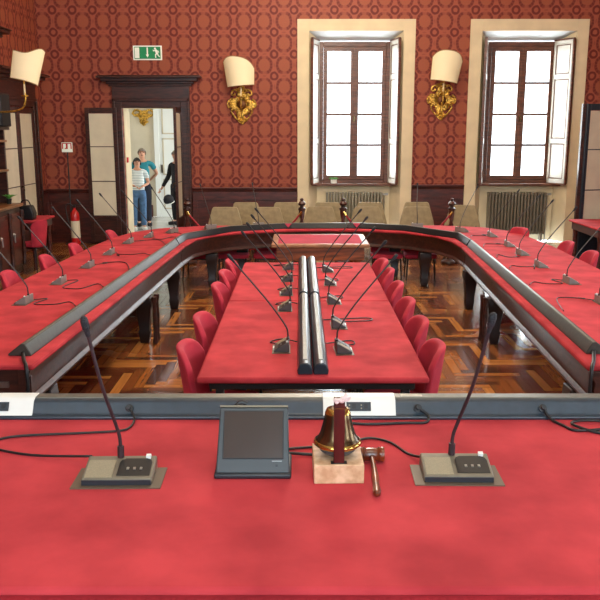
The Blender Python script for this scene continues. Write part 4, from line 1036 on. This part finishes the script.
# ------------------------------------------------------------------ people
def skin_mesh(name, verts, edges, radii, m, parent, root=0, sub=2, loc=None):
    me = bpy.data.meshes.new(name); me.from_pydata(verts, edges, []); me.materials.append(M[m])
    o = bpy.data.objects.new(name, me); C.objects.link(o)
    if parent: o.parent = parent
    sk = o.modifiers.new('skin', 'SKIN'); sk.use_smooth_shade = True
    for i, r in enumerate(radii):
        r = r if isinstance(r, tuple) else (r, r); me.skin_vertices[0].data[i].radius = r
    me.skin_vertices[0].data[root].use_root = True
    q = o.modifiers.new('sub', 'SUBSURF'); q.levels = q.render_levels = sub
    return o
def person(loc, rz, h, label, arms, shirt, trousers, shoes, hair, bald=False, female=False, hairlen=0):
    """faces -y; joints scaled from a 1.75 m figure; arms: (elbow, hand) for left(-x) and right(+x)"""
    k = h/1.75; e = empty('person', loc, rz, label=label, cat='person')
    S = lambda *p: tuple(c*k for c in p)
    sw = .16 if female else .185
    J = {}; V = []; Ed = []; Rr = []
    def add(nm, p, r, par=None):
        J[nm] = len(V); V.append(S(*p)); Rr.append(tuple(x*k for x in r) if isinstance(r, tuple) else r*k)
        if par: Ed.append((J[par], J[nm]))
    add('pelvis', (0, 0, .93), (.125, .09)); add('waist', (0, .01, 1.08), (.11, .08), 'pelvis'); add('chest', (0, .01, 1.28), (.14, .1), 'waist')
    add('neckb', (0, .01, 1.44), (.07, .06), 'chest'); add('neck', (0, 0, 1.5), .048, 'neckb'); add('skull0', (0, -.01, 1.56), (.06, .07), 'neck')
    add('head', (0, -.015, 1.64), (.075, .092), 'skull0'); add('crown', (0, -.01, 1.71), (.055, .065), 'head')
    for sx, (el, ha) in zip((-1, 1), arms):
        t = str(sx)
        add('sh'+t, (sx*sw, .01, 1.41), .052, 'neckb'); add('el'+t, el, .038, 'sh'+t); add('wr'+t, ha, .026, 'el'+t)
        d = (Vector(ha)-Vector(el)).normalized(); p = Vector(ha)+d*.05
        add('palm'+t, tuple(p), (.034, .018), 'wr'+t)
        add('hip'+t, (sx*.09, 0, .88), .088, 'pelvis'); add('kn'+t, (sx*.095, -.01, .48), .055, 'hip'+t); add('an'+t, (sx*.1, .02, .09), .036, 'kn'+t); add('toe'+t, (sx*.115, -.14, .03), (.038, .024), 'an'+t)
    skin_mesh('body', V, Ed, Rr, 'skin', e)
    # fingers, each its own short bent chain rooted in the palm
    body = bpy.data.objects[-1] if False else [o for o in bpy.data.objects if o.parent == e][-1]
    for sx, (el, ha) in zip((-1, 1), arms):
        d = (Vector(ha)-Vector(el)).normalized(); p = Vector(ha)+d*.05; side = Vector((0, -1, 0)); side = (side-d*side.dot(d)).normalized(); inn = d.cross(side).normalized()*sx
        F = MB()
        for q, L in enumerate((.07, .078, .072, .058)):
            a = p+side*(.024-.016*q)+d*.02; F.tube([S(*a), S(*(a+d*L*.5)), S(*(a+d*L*.85-inn*.012)), S(*(a+d*L-inn*.026))], [.009*k, .0085*k, .008*k, .006*k], 6)
        a = p+side*.028-d*.02; F.tube([S(*a), S(*(a+side*.02+d*.025)), S(*(a+side*.026+d*.055))], [.011*k, .01*k, .007*k], 6)
        F.build('fingers', 'skin', body, smooth=True)
    # face
    fc = MB()
    fc.tube([S(0, -.105, 1.655), S(0, -.122, 1.625), S(0, -.112, 1.612)], [.008*k, .014*k, .01*k], 8)
    for sx in (-1, 1): fc.lathe([(.004*k, -.01*k), (.022*k, 0), (.004*k, .01*k)], 8, T(sx*.078*k, 0, 1.635*k, 0, 0, PI/2))
    fc.build('nose_and_ears', 'skin', body, smooth=True)
    ey = MB()
    for sx in (-1, 1): ey.lathe([(.002, -.006), (.011*k, 0), (.002, .006)], 8, T(sx*.03*k, -.103*k, 1.652*k, 0, PI/2))
    ey.box(-.022*k, .022*k, -.1*k, -.092*k, 1.588*k, 1.594*k)
    ey.build('eyes_and_mouth', 'hair_dark', body, smooth='auto')
    # hair cap
    rows = 7; n = 20; vs = []; fs = []
    lo = (.98 if hairlen else .5)
    for j in range(rows+1):
        ph = PI*.0+j/rows*PI*.62
        for i in range(n):
            a = 2*PI*i/n; front = max(0, -math.sin(a))
            pz = math.cos(min(ph, PI*.62-front*(.95 if not bald else 1.25)*j/rows*1.0)); pr = math.sin(max(.0, min(ph, PI*.62-front*.6*j/rows)))
            vs.append(S(.09*pr*math.cos(a), -.008+.108*pr*math.sin(a), 1.645+.108*pz-(.06*hairlen*(j/rows)*(1-front))))
    for j in range(rows):
        for i in range(n): fs.append((j*n+i, j*n+(i+1) % n, (j+1)*n+(i+1) % n, (j+1)*n+i))
    fs.append(tuple(range(n)))
    MB().add(vs, fs).build('hair', hair, e, smooth=True)
    # shirt
    V2 = [V[J['pelvis']][:2]+(V[J['pelvis']][2]-.06*k,), V[J['waist']], V[J['chest']], S(0, .01, 1.42)]; E2 = [(0, 1), (1, 2), (2, 3)]; R2 = [(.175*k, .135*k), (.145*k, .112*k), (.162*k, .12*k), (.085*k, .075*k)]
    for sx, (el, ha) in zip((-1, 1), arms):
        a = Vector((sx*sw, .01, 1.405)); c = Vector(el); o = len(V2)
        V2 += [S(*a), S(*(a+(c-a)*(.6 if shirt != 'blackcloth' else .98)))]; R2 += [.066*k, .06*k]; E2 += [(3, o), (o, o+1)]
        if shirt == 'blackcloth': V2.append(S(*(Vector(el)*.1+Vector(ha)*.9))); R2.append(.042*k); E2.append((o+1, o+2))
    skin_mesh('shirt', V2, E2, R2, shirt, e)
    V3 = [S(0, 0, 1.03), S(0, 0, .92)]; E3 = [(0, 1)]; R3 = [(.15*k, .118*k), (.14*k, .115*k)]
    for sx in (-1, 1):
        o = len(V3); V3 += [S(sx*.088, 0, .84), S(sx*.095, -.01, .48), S(sx*.1, .015, .08)]; R3 += [.1*k, .074*k, .06*k]; E3 += [(1, o), (o, o+1), (o+1, o+2)]
    skin_mesh('trousers', V3, E3, R3, trousers, e)
    for sx in (-1, 1):
        MB().prism([(-.045*k, .06*k), (.045*k, .06*k), (.05*k, -.1*k), (.03*k, -.2*k), (-.03*k, -.2*k), (-.05*k, -.1*k)], .0, .075*k, T(sx*.108*k, 0, 0)).build('shoe', shoes, e, bevel=.02, seg=3)
    return e
wm = person((-3.54, 17.6, 0), R(18), 1.57, 'person with short dark hair in striped pale tee and jeans, in the doorway', [((-.24, .05, 1.14), (-.1, -.13, 1.08)), ((.23, .05, 1.12), (.08, -.14, 1.06))], 'tee', 'jeans', 'shoe', 'hair_dark', female=True, hairlen=.6)
wm.scale = (1.15, 1.12, 1)
wm = person((-3.57, 18.35, 0), R(10), 1.75, 'grey-haired person in teal polo shirt standing behind another, hands behind back', [((-.26, .06, 1.16), (-.12, .16, 1.0)), ((.30, .08, 1.18), (.14, .17, 1.02))], 'teal', 'navy', 'blackcloth', 'hair_grey', bald=True)
wm.scale = (1.08, 1.08, 1)
person((-2.84, 18.6, 0), R(-35), 1.70, 'person dressed in black, half hidden by the right door leaf, holding a helmet', [((-.25, -.0, 1.14), (-.30, -.2, .86)), ((.25, .05, 1.12), (.24, -.08, .9))], 'blackcloth', 'blackcloth', 'blackcloth', 'hair_grey')
s = empty('helmet', (-2.98, 18.28, .56), R(-30), label='round black helmet with white edge held by the person in black', cat='helmet')
MB().lathe([(.13, -.03), (.15, .02), (.145, .09), (.11, .16), (.05, .195), (.005, .2)], 20, T(0, 0, 0, 0, R(20))).build('shell', 'blackcloth', s, smooth='auto')
MB().lathe([(.125, -.045), (.152, -.03), (.152, -.01), (.125, -.03)], 20, T(0, 0, 0, 0, R(20))).build('rim', 'white_pl', s, smooth='auto')

s.scale = (.8, .8, .8)
# chandelier of the room (above the frame)
ch = empty('chandelier', (.3, 7.5, ZC), label='brass chandelier hanging over the centre table, above the frame', cat='chandelier')
MB().tube([(0, 0, 0), (0, 0, -.9)], .012).lathe([(.02, -.95), (.08, -.92), (.1, -.8), (.04, -.7), (.03, -.6)], 16).build('stem', 'brass', ch, smooth='auto')
M['bulb'] = mat('bulb_glow', (255, 230, 190), .5, emit=(255, 214, 160), estr=8)
for k in range(8):
    a = k*PI/4; c_, s_ = math.cos(a), math.sin(a)
    MB().tube(smooth_path([(0, 0, -.85), (.25*c_, .25*s_, -1.0), (.5*c_, .5*s_, -.9), (.55*c_, .55*s_, -.75)]), .012).build('arm', 'brass', ch, smooth=True)
    MB().lathe([(.01, -.75), (.028, -.7), (.028, -.65), (.008, -.58)], 10, T(.55*c_, .55*s_, 0)).build('bulb', 'bulb', ch, smooth=True)

# ------------------------------------------------------------------ light
sc = bpy.context.scene
W = bpy.data.worlds.new('sky'); sc.world = W; W.use_nodes = True
bg = W.node_tree.nodes['Background']; bg.inputs['Color'].default_value = (.86, .94, 1, 1); bg.inputs['Strength'].default_value = 5.0
def area(name, loc, rot, sx, sy, power, col, portal=False):
    L = bpy.data.lights.new(name, 'AREA'); L.shape = 'RECTANGLE'; L.size = sx; L.size_y = sy; L.energy = power; L.color = col
    o = bpy.data.objects.new(name, L); C.objects.link(o); o.location = loc; o.rotation_euler = rot
    if portal: L.cycles.is_portal = True
    return o
cool = (.82, .91, 1); warm = (1, .87, .70)
for c in WX: area('window_and_added_daylight', (c, YB+.75, 2.45), (-PI/2, 0, 0), 1.4, 2.7, 260, (.9, .96, 1))
for a, c in REAR: area('window_and_added_daylight', ((a+c)/2, YR-.45, 3.75), (PI/2, 0, 0), 1.8, 4.3, 200, (.72, .87, 1))  # lamps for the added rear windows, out of view
for a, c in RWIN: area('window_and_added_daylight', (XR+.45, (a+c)/2, 2.5), (0, PI/2, 0), 2.75, 1.8, 130, cool)  # lamps for the added right-wall windows, out of view
area('corridor_window_daylight', (.5, 18.2, 1.9), (0, PI/2, 0), 2.4, 2.4, 110, (.9, .96, 1))
for (x, y, p) in ((.3, 7.5, 420), (.3, 1.0, 90), (.3, 12.2, 330)):  # outer points are added warm fill; only the middle one has a chandelier
    L = bpy.data.lights.new('chandelier_and_fill_light', 'POINT'); L.energy = p; L.color = warm; L.shadow_soft_size = .5
    o = bpy.data.objects.new('chandelier_and_fill_light', L); C.objects.link(o); o.location = (x, y, ZC-1.4)

vs_ = sc.view_settings; vs_.view_transform = 'Standard'; vs_.look = 'None'; vs_.exposure = .0; vs_.gamma = 1
try: vs_.use_curve_mapping = False
except Exception: pass
sc.cycles.use_denoising = True
sc.cycles.max_bounces = 8; sc.cycles.diffuse_bounces = 4; sc.cycles.glossy_bounces = 4; sc.cycles.sample_clamp_indirect = 8
